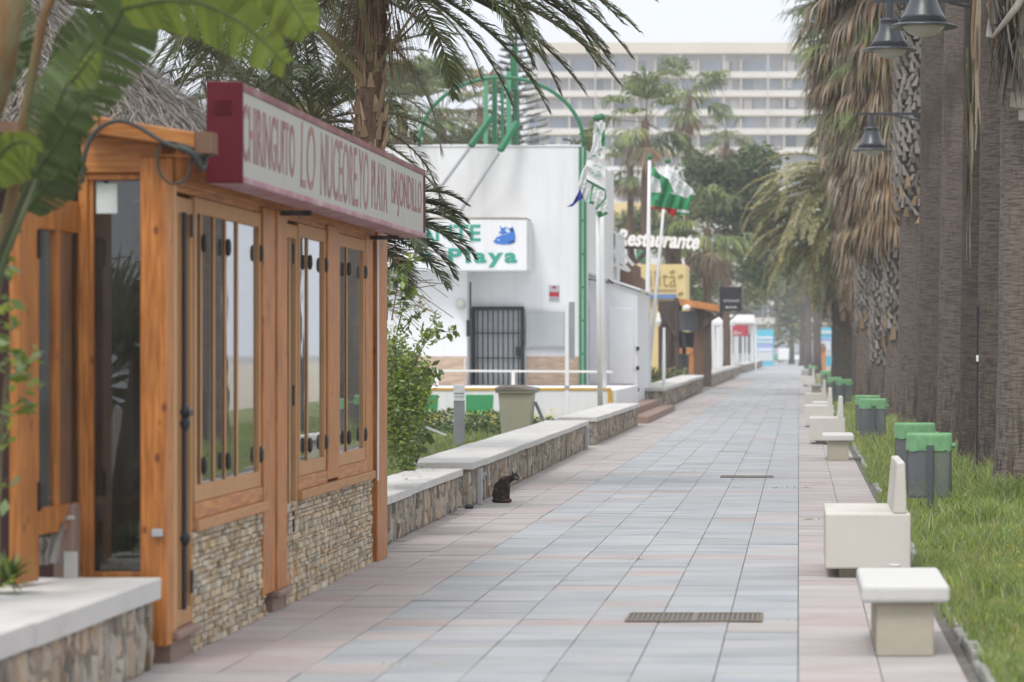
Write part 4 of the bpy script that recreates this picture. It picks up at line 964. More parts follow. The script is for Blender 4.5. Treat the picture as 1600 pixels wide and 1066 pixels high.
for (az, e0, e1, L) in [(3.6, .8, .9, 1.2), (3.3, .6, .7, .9), (5.9, .9, 1., 1.0), (4.6, 1.0, 1.1, 1.1), (.4, .8, .8, 1.)]:
    q0 = np.array([-4.74, 31.85, 4.55 + R(-.2, .3)]); d = np.array([math.cos(e0) * math.cos(az), math.cos(e0) * math.sin(az), math.sin(e0)]); w = np.array([.04, 0, .02])
    fo.strips([[[q0 - w, q0 + w], [q0 + d * L * .6 - w * .8, q0 + d * L * .6 + w * .8], [q0 + d * L - w * .5, q0 + d * L + w * .5]]], 1)
fo.build('crown_base', ['petiole_brown', 'rachis'], p1)

p2 = thing('date_palm', 'low date palm whose fronds curve down past the far end of the sign box', 'tree', (-4.25, 28.3, 0))
ptrunk(p2, -4.25, 28.3, 0, 2.75, .2, .17, 'trunk_dark', 40)
fo = FO(); c0 = (-4.25, 28.3, 2.8)
for (az, e0, e1, L) in [(.12, .95, -.75, 1.15), (-.12, .55, -.95, 1.15), (-.3, .25, -1.0, 1.2), (-.45, -.2, -1.05, 1.15), (.02, .75, -.85, 1.1), (-.2, .0, -1.15, 1.1), (.3, .3, -1.0, 1.2), (-.8, .4, -1.2, 1.0), (1.0, .6, -.6, 1.5),
                        (3.2, .6, -.6, 1.5), (3.0, .9, -.2, 1.6), (3.5, .5, -.7, 1.5), (2.7, .7, -.4, 1.6), (2.2, .6, -.6, 1.6), (1.5, .7, -.6, 1.5), (4.2, .5, -.9, 1.2), (4.7, .5, -.9, 1.1), (2.9, 1.2, .2, 1.4), (-.65, -.5, -1.3, .9)]:
    frond(fo, c0, az, e0, e1, L, 88, .26, .0175, 0, 1, .2)
fo.build('crown', ['phoenix_dark', 'rachis'], p2)
fo = FO()
for k in range(70):
    a = R(-1.6, 1.2); q = np.array([-4.2 + R(-.1, .3), 28.1, 2.35 + R(-.35, .25)]); d = np.array([math.cos(a), -.3, math.sin(a) * .6]); l = R(.3, .7); w = np.array([0, 0, .004]); 
    fo.strips([[[q - w, q + w], [q + d * l * .5 - w, q + d * l * .5 + w], [q + d * l + np.array([0, 0, -.2 * l]) - w, q + d * l + np.array([0, 0, -.2 * l]) + w]]], 0)
fo.build('dry_fringe', ['fan_dead'], p2)
for (x, y, z, rr, L, m, lab) in [(-7.9, 44, 7.2, .2, 3.9, 'phoenix_dark', 'dark date palm behind the crimson sign end, left of the tall brown trunk'),
                             (-10.9, 46, 7.0, .25, 4.4, 'phoenix', 'hazy date palm over the thatch, its frond tips hanging at the upper left'),
                             (-6.75, 40, 4.75, .2, 2.5, 'phoenix_dark', 'short dark date palm tucked left behind the tall brown trunk')]:
    t = thing('date_palm', lab, 'tree', (x, y, 0), 'date palms behind the pavilion'); ptrunk(t, x, y, 0, z, rr, rr * .85, 'trunk_brown', 40); fo = FO()
    for k in range(36):
        e = R(-.3, 1.2); frond(fo, (x, y, z), k * 2.4 + R(-.2, .2), e, e - R(1.1, 1.7), L * R(.8, 1.05), 70, L * .14, .017, 0, 1, .6)
    fo.build('crown', [m, 'rachis'], t)

# ------------------------------------------------------------------ bush at the pavilion's far end
bs = thing('green_bush', 'dense green bush with loose upper twigs at the far end of the pavilion', 'bush', (-3.75, 24.6, 0))
fo = FO(); C = []
for (px, py, sx, sy, k) in [(622, 625, 19, 48, 2600), (642, 592, 20, 30, 1400), (628, 685, 17, 30, 1500), (650, 625, 13, 30, 900), (615, 555, 14, 26, 900), (600, 640, 14, 55, 1200)]:
    for _ in range(k): C.append(P(px + rng.normal(0, sx * .75), min(730, py + rng.normal(0, sy * .75)), 24.8 + rng.normal(0, .28)))
leaves(fo, np.array([c[:] for c in C]), .045, 0); fo.build('foliage', ['bush'], bs)
def twig(pts, k, size, r=.006, spread=7, m='bush', par=None):
    p = [P(*q) for q in pts]; b = MB(); b.tube(p, list(np.linspace(r, r * .35, len(p))), 5); tw = b.build('twig', 'twig', par or bs); fo = FO(); C = []
    for _ in range(k):
        f = R(.15, 1) * (len(p) - 1); i = min(int(f), len(p) - 2); q = p[i].lerp(p[i + 1], f - i); C.append(q + Vector((R(-1, 1), R(-1, 1), R(-1, 1))) * spread * 24.6 / F)
    leaves(fo, np.array([c[:] for c in C]), size, 0, flat=.9); fo.build('foliage', [m], tw)
twig([(640, 580, 24.4), (668, 530, 24.3), (690, 517, 24.3), (713, 520, 24.3)], 60, .07)
twig([(640, 560, 24.5), (665, 520, 24.5), (685, 495, 24.5)], 44, .07)
twig([(620, 520, 24.5), (632, 470, 24.4), (645, 440, 24.4)], 46, .075)
twig([(612, 500, 24.4), (622, 440, 24.3), (638, 415, 24.3), (642, 402, 24.3)], 50, .085)
twig([(605, 500, 24.4), (607, 450, 24.3), (616, 425, 24.3)], 46, .075)
twig([(640, 600, 24.3), (670, 575, 24.3), (688, 592, 24.3)], 40, .08)
twig([(625, 520, 24.6), (650, 490, 24.6), (660, 470, 24.6)], 40, .07)
sb = thing('bird_of_paradise', 'low bird of paradise plant with dark drooping leaves right of the dense bush', 'plant', (-3.78, 26.2, 0))
for mid, w in (([(628, 735, 26.2), (640, 680, 26.2), (648, 645, 26.1), (660, 634, 26.1)], .08), ([(632, 735, 26.2), (642, 660, 26.1), (660, 612, 26.0), (670, 598, 26.0)], .09), ([(640, 735, 26.2), (652, 690, 26.1), (668, 680, 26.1), (676, 692, 26.1)], .06), ([(630, 735, 26.2), (655, 600, 26.1), (668, 585, 26.0), (675, 582, 26)], .09), ([(636, 735, 26.2), (645, 700, 26.1), (660, 700, 26.1), (668, 705, 26.1)], .05)):
    big_leaf(sb, 'leaf', mid, w, 'strelitzia', splits=.2, n=12, tilt=.3, droop=.4)
tag((lambda fo: (leaves(fo, np.stack([-3.55 - .3 * rng.uniform(0, 1, 26), 23 + 5.6 * rng.uniform(0, 1, 26), .424 + 0 * rng.uniform(0, 1, 26)], -1), .06, 0, flat=.1, up=3), fo.build('leaf_litter', ['petiole_brown'], None))[1])(FO()), kind='stuff')

# ================================================================== bollards, wheelie bin
def bollard(label, px, py, Y, hpx):
    x = PX(px, Y); h = 1.04
    t = thing('light_bollard', label, 'bollard', (x, Y, .03), 'grey light bollards on the lawn')
    b = MB(); b.tube([(x, Y, .03), (x, Y, .40), (x, Y, .76)], .092, 20); b.build('post', 'bollard', t)
    b = MB()
    for k in range(2): b.tube([(x, Y, .764 + k * .075), (x, Y, .764 + k * .075 + .058)], .085, 20)
    b.build('light_louvre', 'white_paint', t)
    b = MB()
    for k in range(3): b.tube([(x, Y, .762 + k * .06 + (0 if k == 0 else .012)), (x, Y, .772 + k * .06 + (0 if k == 0 else .012))], .094, 20)
    b.build('ring', 'dark_grey', t)
    b = MB(); b.tube([(x, Y, .93), (x, Y, 1.03), (x, Y, 1.04)], [.094, .094, .088], 20); b.build('cap', 'white_paint', t)
bollard('grey light bollard with white louvred top in front of the green wall stripe', 717.5, 697, 47.5, 100)
bollard('grey light bollard half hidden by the dense bush', 651, 710, 43.5, 100)
wb = thing('wheelie_bin', 'beige wheelie bin with sagging brown lid behind the low wall', 'bin', (PX(806, 50), 50.3, .03))
x0, x1, X0, X1 = PX(783, 50), PX(828, 50), PX(778, 50), PX(832, 50)
b = MB(); b.hexa([(x0, 50.05, .10), (x1, 50.05, .10), (x1, 50.5, .10), (x0, 50.5, .10)], [(X0, 50, .88), (X1, 50, .88), (X1, 50.62, .88), (X0, 50.62, .88)]); b.build('tub', 'beige_plastic', wb, bevel=.03)
b = MB(); b.box(X0 - .04, X1 + .05, 49.95, 50.66, .86, .905); b.build('rim', 'beige_plastic', wb, bevel=.012)
b = MB(); nx = 14
for k in range(nx):
    f0, f1 = k / nx, (k + 1) / nx; xa, xb = X0 - .05 + (X1 - X0 + .12) * f0, X0 - .05 + (X1 - X0 + .12) * f1
    h = lambda f: .985 - .10 * abs(f - .45) ** 1.3 - .025 * f
    b.hexa([(xa, 49.93, .908), (xb, 49.93, .908), (xb, 50.68, .908), (xa, 50.68, .908)], [(xa, 49.95, h(f0)), (xb, 49.95, h(f1)), (xb, 50.66, h(f1) + .03), (xa, 50.66, h(f0) + .03)])
b.build('lid', 'brown_lid', wb)
for k in (0, 1):
    b = MB(); x = X1 - .02 if k else X0 - .02; b.tube([(x, 50.6, .12), (x + .06, 50.6, .12)], .10, 16); b.build('wheel', 'black', wb)
b = MB(); b.bar((X1 + .01, 50.4, .70), (X1 + .24, 50.35, .20), .05, .05); b.build('loose_strap', 'bollard', wb)
t = thing('white_stick', 'thin white pipe leaning beside the wheelie bin', 'pipe', (PX(873, 56), 56, .03)); b = MB(); b.bar(P(871, 655, 56), P(880, 627, 56), .03, .03); b.build('pipe_run', 'white_paint', t)
t = thing('white_stick', 'short white pipe end pointing out of the bush toward the bollard', 'pipe', P(690, 675, 44)); b = MB(); b.bar(P(664, 667, 44), P(697, 680, 44), .03, .03); b.build('pipe_run', 'white_paint', t)

# ================================================================== terrace in front of the white building
Yt = 62.5
tw = thing('terrace_wall', 'white terrace wall with green painted panels and a yellow top line', 'wall', (PX(800, Yt), Yt, 0))
zt_ = PZ(610, Yt); xl, xr = PX(470, Yt), PX(962, Yt)
b = MB(); b.box(xl, xr, Yt, 71.2, 0, zt_); b.build('wall_body', 'white_wall', tw)
for (a, c, a2, c2) in ((655, 682, 661, 685), (728, 769, 728, 771)):
    b = MB(); y = Yt - .012; b.add([(PX(a, Yt), y, .02), (PX(c, Yt), y, .02), (PX(c2, Yt), y, PZ(617, Yt)), (PX(a2, Yt), y, PZ(617, Yt)), (PX(a, Yt), Yt - .001, .02), (PX(c, Yt), Yt - .001, .02), (PX(c2, Yt), Yt - .001, PZ(617, Yt)), (PX(a2, Yt), Yt - .001, PZ(617, Yt))], [(0, 1, 2, 3), (7, 6, 5, 4), (0, 4, 5, 1), (1, 5, 6, 2), (2, 6, 7, 3), (3, 7, 4, 0)]); b.build('green_panel', 'green_wall', tw)
for (a, c) in ((470, 777), (794, 955)):
    b = MB(); b.box(PX(a, Yt), PX(c, Yt), Yt - .02, Yt + .1, zt_ + .001, zt_ + .05); b.build('yellow_edge', 'yellow_line', tw)
b = MB(); b.box(PX(950, Yt), PX(957, Yt), Yt - .03, Yt - .001, PZ(640, Yt), PZ(611, Yt)); b.build('yellow_post', 'yellow_line', tw)
rl = thing('railing', 'white tubular railing on the terrace before the barred gate', 'railing', (PX(800, 63), 63, zt_))
b = MB(); b.bar((PX(470, 63), 63, PZ(578, 63)), (PX(957, 63), 63, PZ(581, 63)), .06, .05); b.build('rail', 'white_paint', rl)
for px in (560, 682, 802, 936):
    b = MB(); b.bar((PX(px, 63), 63, zt_), (PX(px, 63), 63, PZ(580, 63) - .026), .07, .07, (0, 1, 0)); b.build('rail_post', 'white_paint', rl)
b = MB(); b.bar((PX(726, 63), 63, PZ(580, 63)), (PX(726, 63), 63, PZ(560, 63)), .02, .02, (0, 1, 0)); b.build('thin_rod', 'white_paint', rl)
sp = thing('sign_post', 'white pole with a narrow blue grey plate, right of the barred gate', 'pole', (PX(886, 60), 60, 0))
b = MB(); b.bar((PX(886, 60), 60, 0), (PX(886, 60), 60, PZ(473, 60)), .075, .075, (0, 1, 0)); b.build('pole', 'white_paint', sp)
b = MB(); b.box(PX(889.5, 60), PX(898, 60), 59.96, 60.03, PZ(562, 60), PZ(472, 60)); b.build('plate', 'bollard', sp)
b = MB(); b.box(PX(882, 60), PX(890, 60), 59.93, 60.07, PZ(606, 60), PZ(602, 60)); b.build('clamp', 'grey_pipe', sp)

# ================================================================== white restaurant building
Yb = 72.0
wbg = thing('white_building', 'white flat-roofed beach restaurant with a projecting name box and barred gate', 'building', (PX(740, Yb), 76, zt_))
z0 = zt_ - .02; ztop = PZ(229, Yb)
b = MB(); b.box(PX(480, Yb), PX(911, Yb), Yb, 84, z0, ztop); b.build('wall', 'white_wall', wbg)
b = MB(); b.box(PX(480, Yb), PX(735, Yb), 71.25, Yb - .001, z0, PZ(424, Yb)); b.build('wall', 'white_wall', wbg)
b = MB(); x = PX(480, Yb)
while x < PX(911, Yb): l = R(.5, 1.4); b.box(x, min(x + l, PX(912.5, Yb)), Yb - .03, Yb + .4, ztop + .001, ztop + R(.03, .07)); x += l + .002
b.build('coping', 'white_wall', wbg)
for (a, c, y) in ((480, 734, 71.25), (823, 905, Yb)):
    b = MB(); b.box(PX(a, Yb), PX(c, Yb), y - .03, y - .001, z0 + .03, PZ(557, Yb)); b.build('tile_dado', 'dado', wbg)
b = MB(); b.box(PX(520, 71), PX(826, 71), 70.6, 71.99, PZ(424, 71), PZ(343, 71)); nb = b.build('name_box', 'white_wall', wbg, bevel=.03)
b = MB(); x = PX(520, 71)
while x < PX(822, 71): l = min(R(.2, .8), PX(825, 71) - x); b.box(x, x + l, 70.58, 71.9, PZ(343, 71) + .001, PZ(343, 71) + R(.015, .05)); x += l + .01
b.build('dirty_ledge', 'coping', nb)
text('lettering', 'ANTE', 'teal', nb, (PX(652, 70.6), 70.597, PZ(377, 70.6)), (1, 0, 0), (0, 0, 1), PX(751, 70.6) - PX(652, 70.6), PZ(351, 70.6) - PZ(377, 70.6), .012, offset=.02)
text('lettering', 's Playa', 'teal', nb, (PX(660, 70.6), 70.597, PZ(418, 70.6)), (1, 0, 0), (0, 0, 1), PX(808, 70.6) - PX(660, 70.6), PZ(388, 70.6) - PZ(418, 70.6), .012, offset=.035, spacing=1.25)
b = MB(); fish = [(771, 378), (776, 371), (783, 368), (790, 367), (797, 363), (796, 359), (790, 356), (797, 357.5), (801, 354), (803, 359), (805, 366), (805.5, 373), (803, 379), (797, 382), (785, 382), (776, 381)]
b.prism([(PX(x, 70.6), 70.598, PZ(y, 70.6)) for x, y in fish][::-1], (0, -.012, 0)); fs = b.build('fish_emblem', 'fish_blue', nb)
b = MB(); b.prism([(PX(x, 70.6), 70.598, PZ(y, 70.6)) for x, y in [(779, 364), (783, 360), (781, 353), (786, 357), (791, 354), (789, 361), (794, 363.5), (786, 366.5)]][::-1], (0, -.012, 0)); b.build('fish_tail', 'fish_blue', fs)
b = MB(); b.prism([(PX(x, 70.6), 70.584, PZ(y, 70.6)) for x, y in [(794, 379), (800, 376), (806, 376.5), (802, 380)]][::-1], (0, -.006, 0)); b.prism([(PX(x, 70.6), 70.584, PZ(y, 70.6)) for x, y in [(797, 358), (801, 357), (804, 363), (799, 361)]][::-1], (0, -.006, 0)); b.build('fish_fin', 'navy', fs)
b = MB(); b.prism([(PX(779 + 1.2 * math.cos(a), 70.6), 70.584, PZ(375 + 1.2 * math.sin(a), 70.6)) for a in np.arange(0, 6.2, .7)], (0, -.004, 0)); b.build('fish_eye', 'white_paint', fs)
# barred gate
g = MB(); yg = 71.85; xa, xb, zc, zd = PX(737, yg), PX(819, yg), z0 + .03, PZ(479, yg); w = .085
g.box(xa, xa + w, yg, yg + .06, zc, zd); g.box(xb - w, xb, yg, yg + .06, zc, zd); g.box(xa + w, xb - w, yg + .002, yg + .058, zd - .09, zd)
for f in (.34, .66): g.box(xa + w, xb - w, yg + .02, yg + .04, zc + (zd - zc) * f - .012, zc + (zd - zc) * f + .012)
gt = g.build('gate', 'black', wbg)
for k in range(9):
    b = MB(); x = xa + w + (xb - xa - 2 * w) * (k + .5) / 9; b.box(x - .014, x + .014, yg + .005, yg + .035, zc, zd - .09); b.build('bar', 'black', gt)
b = MB(); b.box(xb - w - .12, xb - w - .02, yg - .03, yg + .05, zc + .72, zc + .95); b.build('lock', 'black', gt)
b = MB(); b.box(xa + .05, xb - .05, yg + .09, yg + .13, zc, zd - .02); b.build('door_leaf', 'grey_box', wbg)
b = MB(); b.box(PX(823, Yb), PX(886, Yb), Yb - .14, Yb - .031, PZ(544, Yb), PZ(487, Yb)); bx = b.build('meter_box', 'grey_box', wbg, bevel=.015)
b = MB(); b.box(PX(827, Yb), PX(882, Yb), Yb - .155, Yb - .141, PZ(541, Yb), PZ(490, Yb)); b.build('meter_door', 'grey_box', bx, bevel=.008)
b = MB(); b.lathe([(.02, -.13), (.09, -.10), (.13, 0), (.09, .10), (.02, .13)], (PX(720, 71.1), 71.12, PZ(476, 71.1)), 16); b.build('globe_lamp', 'lamp_globe', wbg, smooth=True)
b = MB(); b.box(PX(729, 71.2), PX(735, 71.2), 71.15, 71.249, PZ(526, 71.2), PZ(500, 71.2)); b.box(PX(733.5, 71.2), PX(736, 71.2), 71.2, 71.249, PZ(499, 71.2), PZ(441, 71.2)); b.build('cable_duct', 'black', wbg)
b = MB(); b.box(PX(858, Yb), PX(874, Yb), Yb - .02, Yb - .001, PZ(471, Yb), PZ(446, Yb)); pl = b.build('alarm_plate', 'grey_box', wbg)
b = MB(); b.box(PX(858.5, Yb), PX(873.5, Yb), Yb - .026, Yb - .0205, PZ(463.5, Yb), PZ(456.5, Yb)); b.build('red_band', 'panel_red', pl)
b = MB(); b.box(PX(863, Yb), PX(869, Yb), Yb - .026, Yb - .0205, PZ(451, Yb), PZ(447.5, Yb)); b.build('plate_mark', 'panel_red', pl)
b = MB()
for k in range(4): b.box(PX(860 + k * 3.3, Yb), PX(862 + k * 3.3, Yb), Yb - .026, Yb - .0205, PZ(468.5, Yb), PZ(465.5, Yb))
b.build('plate_print', 'bollard', pl)
# green frame on the roof
gf = thing('green_roof_frame', 'green steel arch with upright posts and braces on the white building roof', 'frame', (PX(782, 71.6), 71.7, ztop))
ya_ = 71.8; pts = []
for k in range(33):
    a = math.pi * k / 32; pts.append((PX(783.5 - 128.5 * math.cos(a), ya_), ya_, PZ(229 - 108 * math.sin(a) ** .95, ya_)))
b = MB(); b.tube(pts, .05, 8); b.build('arch', 'green_paint', gf, smooth=True)
for px in (907, 914):
    b = MB(); b.bar((PX(px, ya_), ya_, z0 + .03), (PX(px, ya_), ya_, PZ(230, ya_)), .08, .06, (0, 1, 0)); b.build('leg', 'green_paint', gf)
b = MB()
for k in range(5): b.bar((PX(907, ya_), ya_ + .001, PZ(345 + k * 52, ya_)), (PX(914, ya_), ya_ + .001, PZ(345 + k * 52, ya_)), .05, .05)
b.build('leg_tie', 'green_paint', gf)
for px, y, m, top, w in ((759, 72.6, 'green_pale', 118, .10), (773, 73.0, 'green_paint', 118, .12), (795, 72.4, 'green_pale', 112, .12), (806, 72.8, 'green_paint', 72, .10), (785, 73.6, 'green_paint', 130, .07)):
    b = MB(); b.bar((PX(px, y), y, ztop + .07), (PX(px, y), y, PZ(top, y)), w, w, (0, 1, 0)); b.build('upright', m, gf)
b = MB(); b.bar((PX(803, 72.5), 72.5, PZ(140, 72.5)), (PX(803, 72.5), 72.5, PZ(82, 72.5)), .17, .17, (0, 1, 0)); b.build('mast', 'green_paint', gf)
for (x0, y0, x1, y1) in ((735, 229, 768, 183), (781, 236, 808, 191)):
    b = MB(); b.bar(P(x0, y0, 71.3), P(x1, y1, 71.7), .17, .14); b.build('brace', 'green_paint', gf, bevel=.03)
for (x0, y0, x1, y1) in ((680, 304, 733, 232), (714, 338, 779, 239)):
    b = MB(); b.tube([P(x0, y0, 71.6), P(x1, y1, 71.35)], .045, 8); b.build('stay_pipe', 'grey_box', gf)
b = MB(); b.tube([P(880, 218, 73), P(890, 219, 73), P(893, 226, 73), P(898, 217, 73), P(900, 226, 73)], .03, 6); b.build('cable_end', 'cable', wbg)
# white cabins to the right of it
cb = thing('white_cabin', 'white metal cabin with a slanted roof edge right of the white building', 'cabin', (PX(960, 74), 76, 0))
b = MB(); X = [PX(q, 74) for q in (917, 996)]; b.hexa([(X[0], 74, 0), (X[1], 74, 0), (X[1], 80, 0), (X[0], 80, 0)], [(X[0], 74, PZ(428, 74)), (X[1], 74, PZ(455, 74)), (X[1], 80, PZ(455, 74)), (X[0], 80, PZ(428, 74))]); b.build('wall', 'white_metal', cb)
b = MB(); b.hexa([(X[0] - .02, 73.9, PZ(427, 74)), (X[1] + .08, 73.9, PZ(454.5, 74)), (X[1] + .08, 80.1, PZ(454.5, 74)), (X[0] - .02, 80.1, PZ(427, 74))], [(X[0] - .02, 73.9, PZ(423, 74)), (X[1] + .08, 73.9, PZ(451, 74)), (X[1] + .08, 80.1, PZ(451, 74)), (X[0] - .02, 80.1, PZ(423, 74))]); b.build('roof_edge', 'white_paint', cb)
for (a, c, d, e) in ((921, 948, 470, 600), (952, 990, 482, 600)):
    b = MB(); b.box(PX(a, 74), PX(c, 74), 73.97, 73.999, PZ(e, 74), PZ(d, 74)); b.build('panel', 'white_metal', cb, bevel=.01)
b = MB(); b.bar(P(918, 436, 73.8), P(952, 442, 73.8), .03, .03); b.bar(P(950, 437, 73.7), P(958, 443, 73.7), .06, .05); b.build('bracket', 'black', cb)
for z in (.55, 1.1, 1.6): 
    b = MB(); b.box(X[1] - .03, X[1] + .05, 73.93, 74.0, z, z + .1); b.build('hinge', 'black', cb)
tb = thing('white_block', 'tall plain white wall block behind the slanted white cabin', 'building', (PX(930, 82), 84, 0))
b = MB(); b.box(PX(905, 82), PX(950, 82), 82, 90, 0, PZ(357, 82)); b.build('wall', 'white_wall', tb); b = MB(); b.box(PX(905, 82), PX(951, 82), 81.9, 90.1, PZ(357, 82) + .001, PZ(354, 82)); b.build('coping', 'white_paint', tb)
sr = thing('white_stair', 'white steel stair with slanted handrails behind the paired flagpoles', 'stair', (PX(968, 84), 84, 0))
for (a, b_, c, d, w) in ((953, 358, 953, 412, .1), (964, 363, 964, 412, .1), (953, 360, 972, 368, .07), (962, 383, 990, 415, .09), (957, 394, 984, 424, .09), (953, 411, 980, 422, .1), (953, 384, 964, 392, .06)):
    b = MB(); b.bar(P(a, b_, 84), P(c, d, 84), w, w, (0, 1, 0)); b.build('rail', 'white_paint', sr)
b = MB(); b.box(PX(954, 84.1), PX(963, 84.1), 84.1, 84.15, PZ(388, 84), PZ(364, 84)); b.build('mesh_panel', 'bollard', sr); b = MB(); b.box(PX(951, 84.2), PX(964, 84.2), 84.1, 85.6, 0, PZ(398, 84)); b.build('stair_core', 'white_wall', sr)
b = MB(); b.box(PX(952, 86), PX(990, 86), 86, 90, 0, PZ(412, 86)); b.build('dark_landing', 'brown_wood', sr)

# ================================================================== flagpoles
def flagpole(label, px0, py0, px1, py1, Y, r=.055, fin=True):
    a, c = P(px0, py0, Y), P(px1, py1, Y); t = thing('flagpole', label, 'flagpole', a, 'white flagpoles')
    b = MB(); b.tube([a, a.lerp(c, .5), c], [r, r * .85, r * .6], 12); b.build('pole', 'white_paint', t, smooth=True)
    if not fin: return t
    b = MB(); b.lathe([(.02, 0), (.075, .03), (.085, .09), (.05, .14), (.01, .15)], c, 10); b.build('finial', 'green_paint', t, smooth=True)
    return t
flagpole('left white flagpole of the pair carrying the limp white and green flag', 938, 634, 932, 190, 61.8, .06)
flagpole('right white flagpole of the pair carrying the limp white and green flag', 944, 630, 939.5, 188, 63, .06)
t = flagpole('upright white flagpole with the green and white striped flag', 1010, 612, 1015, 250, 80, .075)
b = MB(); b.box(PX(1006, 79.8), PX(1017, 79.8), 79.7, 79.85, .6, PZ(486, 80)); b.build('base_sleeve', 'white_paint', t)
flagpole('thinner leaning white flagpole crossing behind the striped flag', 1012, 604, 1043, 256, 81.5, .055)
flagpole('short white stub pole standing on the low wall left of the dark kiosk', 1037, 640, 1037.5, 512, 82, .06, False)
def flag(name, label, Y, pieces, amp=.12, wl=16., slant=0.):
    mats = []; b = MB(); px0 = pieces[0][1][0]
    t = None
    for m, pts in pieces:
        if m not in mats: mats.append(m)
    loc = P(*pieces[0][1][0], Y)
    b = MB()
    for m, pts in pieces:
        b.mi = mats.index(m)
        bmx = bmesh.new(); vs = [bmx.verts.new((x, y, 0)) for x, y in pts]; bmx.faces.new(vs); bmesh.ops.triangulate(bmx, faces=bmx.faces[:])
        bmesh.ops.subdivide_edges(bmx, edges=bmx.edges[:], cuts=3, use_grid_fill=True); bmesh.ops.triangulate(bmx, faces=bmx.faces[:])
        bmx.verts.index_update()
        V = [P(v.co.x, v.co.y, Y + amp * math.sin((v.co.x + .35 * v.co.y) / wl * 6.28) + slant * (v.co.x - px0[0])) for v in bmx.verts]
        b.add(V, [tuple(v.index for v in f.verts) for f in bmx.faces]); bmx.free()
    t = thing(name, label, 'flag', loc)
    b.build('cloth', mats, t, solid=.008)
    return t
c7 = lambda L: [(860 + x / 4.846, 180 + y / 4.846) for x, y in L]
fl1 = flag('flag', 'limp white flag with green bands hanging from the paired poles', 61.6, [
    ('flag_white', c7([(335, 55), (385, 55), (380, 240), (372, 300), (275, 340), (318, 240)])), ('flag_green', c7([(352, 95), (366, 80), (360, 130), (350, 132)])),
    ('flag_green', c7([(385, 150), (411, 100), (411, 235), (386, 240)])), ('flag_white', c7([(385, 55), (412, 55), (411, 100), (385, 150)])), ('flag_white', c7([(380, 240), (413, 237), (416, 560), (274, 485), (272, 345), (372, 300)])),
    ('flag_green', c7([(274, 485), (416, 560), (420, 582), (330, 535), (272, 500)])),
    ('flag_green', c7([(316, 530), (328, 536), (308, 650), (330, 662), (330, 680), (292, 668)])), ('flag_white', c7([(328, 538), (412, 580), (414, 622), (345, 705), (332, 665), (308, 650)])),
    ('flag_green', c7([(412, 580), (420, 582), (424, 628), (350, 722), (342, 708), (414, 622)])), ('flag_white', c7([(424, 628), (436, 735), (374, 762), (350, 722)])), ('flag_green', c7([(436, 735), (434, 748), (368, 780), (345, 735), (350, 722), (374, 762)]))], .05, 9)
flag('flag', 'grey back fold of cloth with a torn blue tip beside the limp flag', 61.95, [('flag_white', c7([(318, 230), (325, 330), (268, 480), (292, 560), (290, 660), (262, 655), (232, 572), (212, 540), (235, 440), (290, 330)])), ('flag_blue', c7([(226, 560), (250, 628), (210, 650), (165, 692), (125, 694), (168, 668)]))], .06, 8)
flag('flag', 'green and white striped flag with a red lower corner on the upright pole', 79.9, [
    ('flag_green', c7([(768, 375), (826, 448), (895, 485), (936, 588), (846, 586), (826, 490), (768, 460)])), ('flag_white', c7([(768, 462), (822, 490), (842, 586), (768, 584)])),
    ('flag_green', c7([(768, 586), (900, 588), (985, 615), (1056, 642), (1050, 722), (960, 712), (860, 700), (765, 692)])), ('flag_red', c7([(765, 693), (860, 701), (962, 713), (944, 750), (926, 774), (895, 742), (868, 712), (762, 708)])),
    ('flag_white', c7([(962, 714), (1050, 723), (1050, 742), (952, 732)])), ('flag_green', c7([(952, 733), (1050, 743), (1052, 758), (944, 750)]))], .12, 17, .004)
fl2 = flag('flag', 'white flag with faint green emblem flying from the thinner leaning pole', 81.6, [('flag_white', c7([(900, 415), (1000, 490), (1075, 560), (1103, 606), (1060, 600), (1040, 628), (985, 612), (940, 590), (910, 500)])), ('flag_green', c7([(1061, 601), (1098, 612), (1080, 628), (1050, 660), (1040, 640), (1041, 628)]))], .1, 14, .004)
# emblems on the flags
t = fl2
b = MB()
for (x, y) in ((945, 480), (960, 492), (975, 505), (990, 515), (970, 535), (985, 550), (1000, 560), (985, 575)):
    q = c7([(x, y), (x + 12, y + 5), (x + 14, y + 14), (x + 2, y + 9)]); b.prism([P(u, v, 81.38 + .02) for u, v in q], (0, .004, 0))
b.build('print', 'flag_green', t)
t = fl1
b = MB()
for (x, y, w, h) in ((320, 300, 20, 14), (365, 290, 14, 18), (325, 378, 40, 5), (365, 388, 18, 8), (305, 435, 26, 6), (335, 448, 50, 6), (330, 462, 54, 5), (345, 425, 30, 5)):
    q = c7([(x, y), (x + w, y + 3), (x + w, y + h + 3), (x, y + h)]); b.prism([P(u, v, 61.5) for u, v in q], (0, .004, 0))
b.build('print', 'flag_green', t)
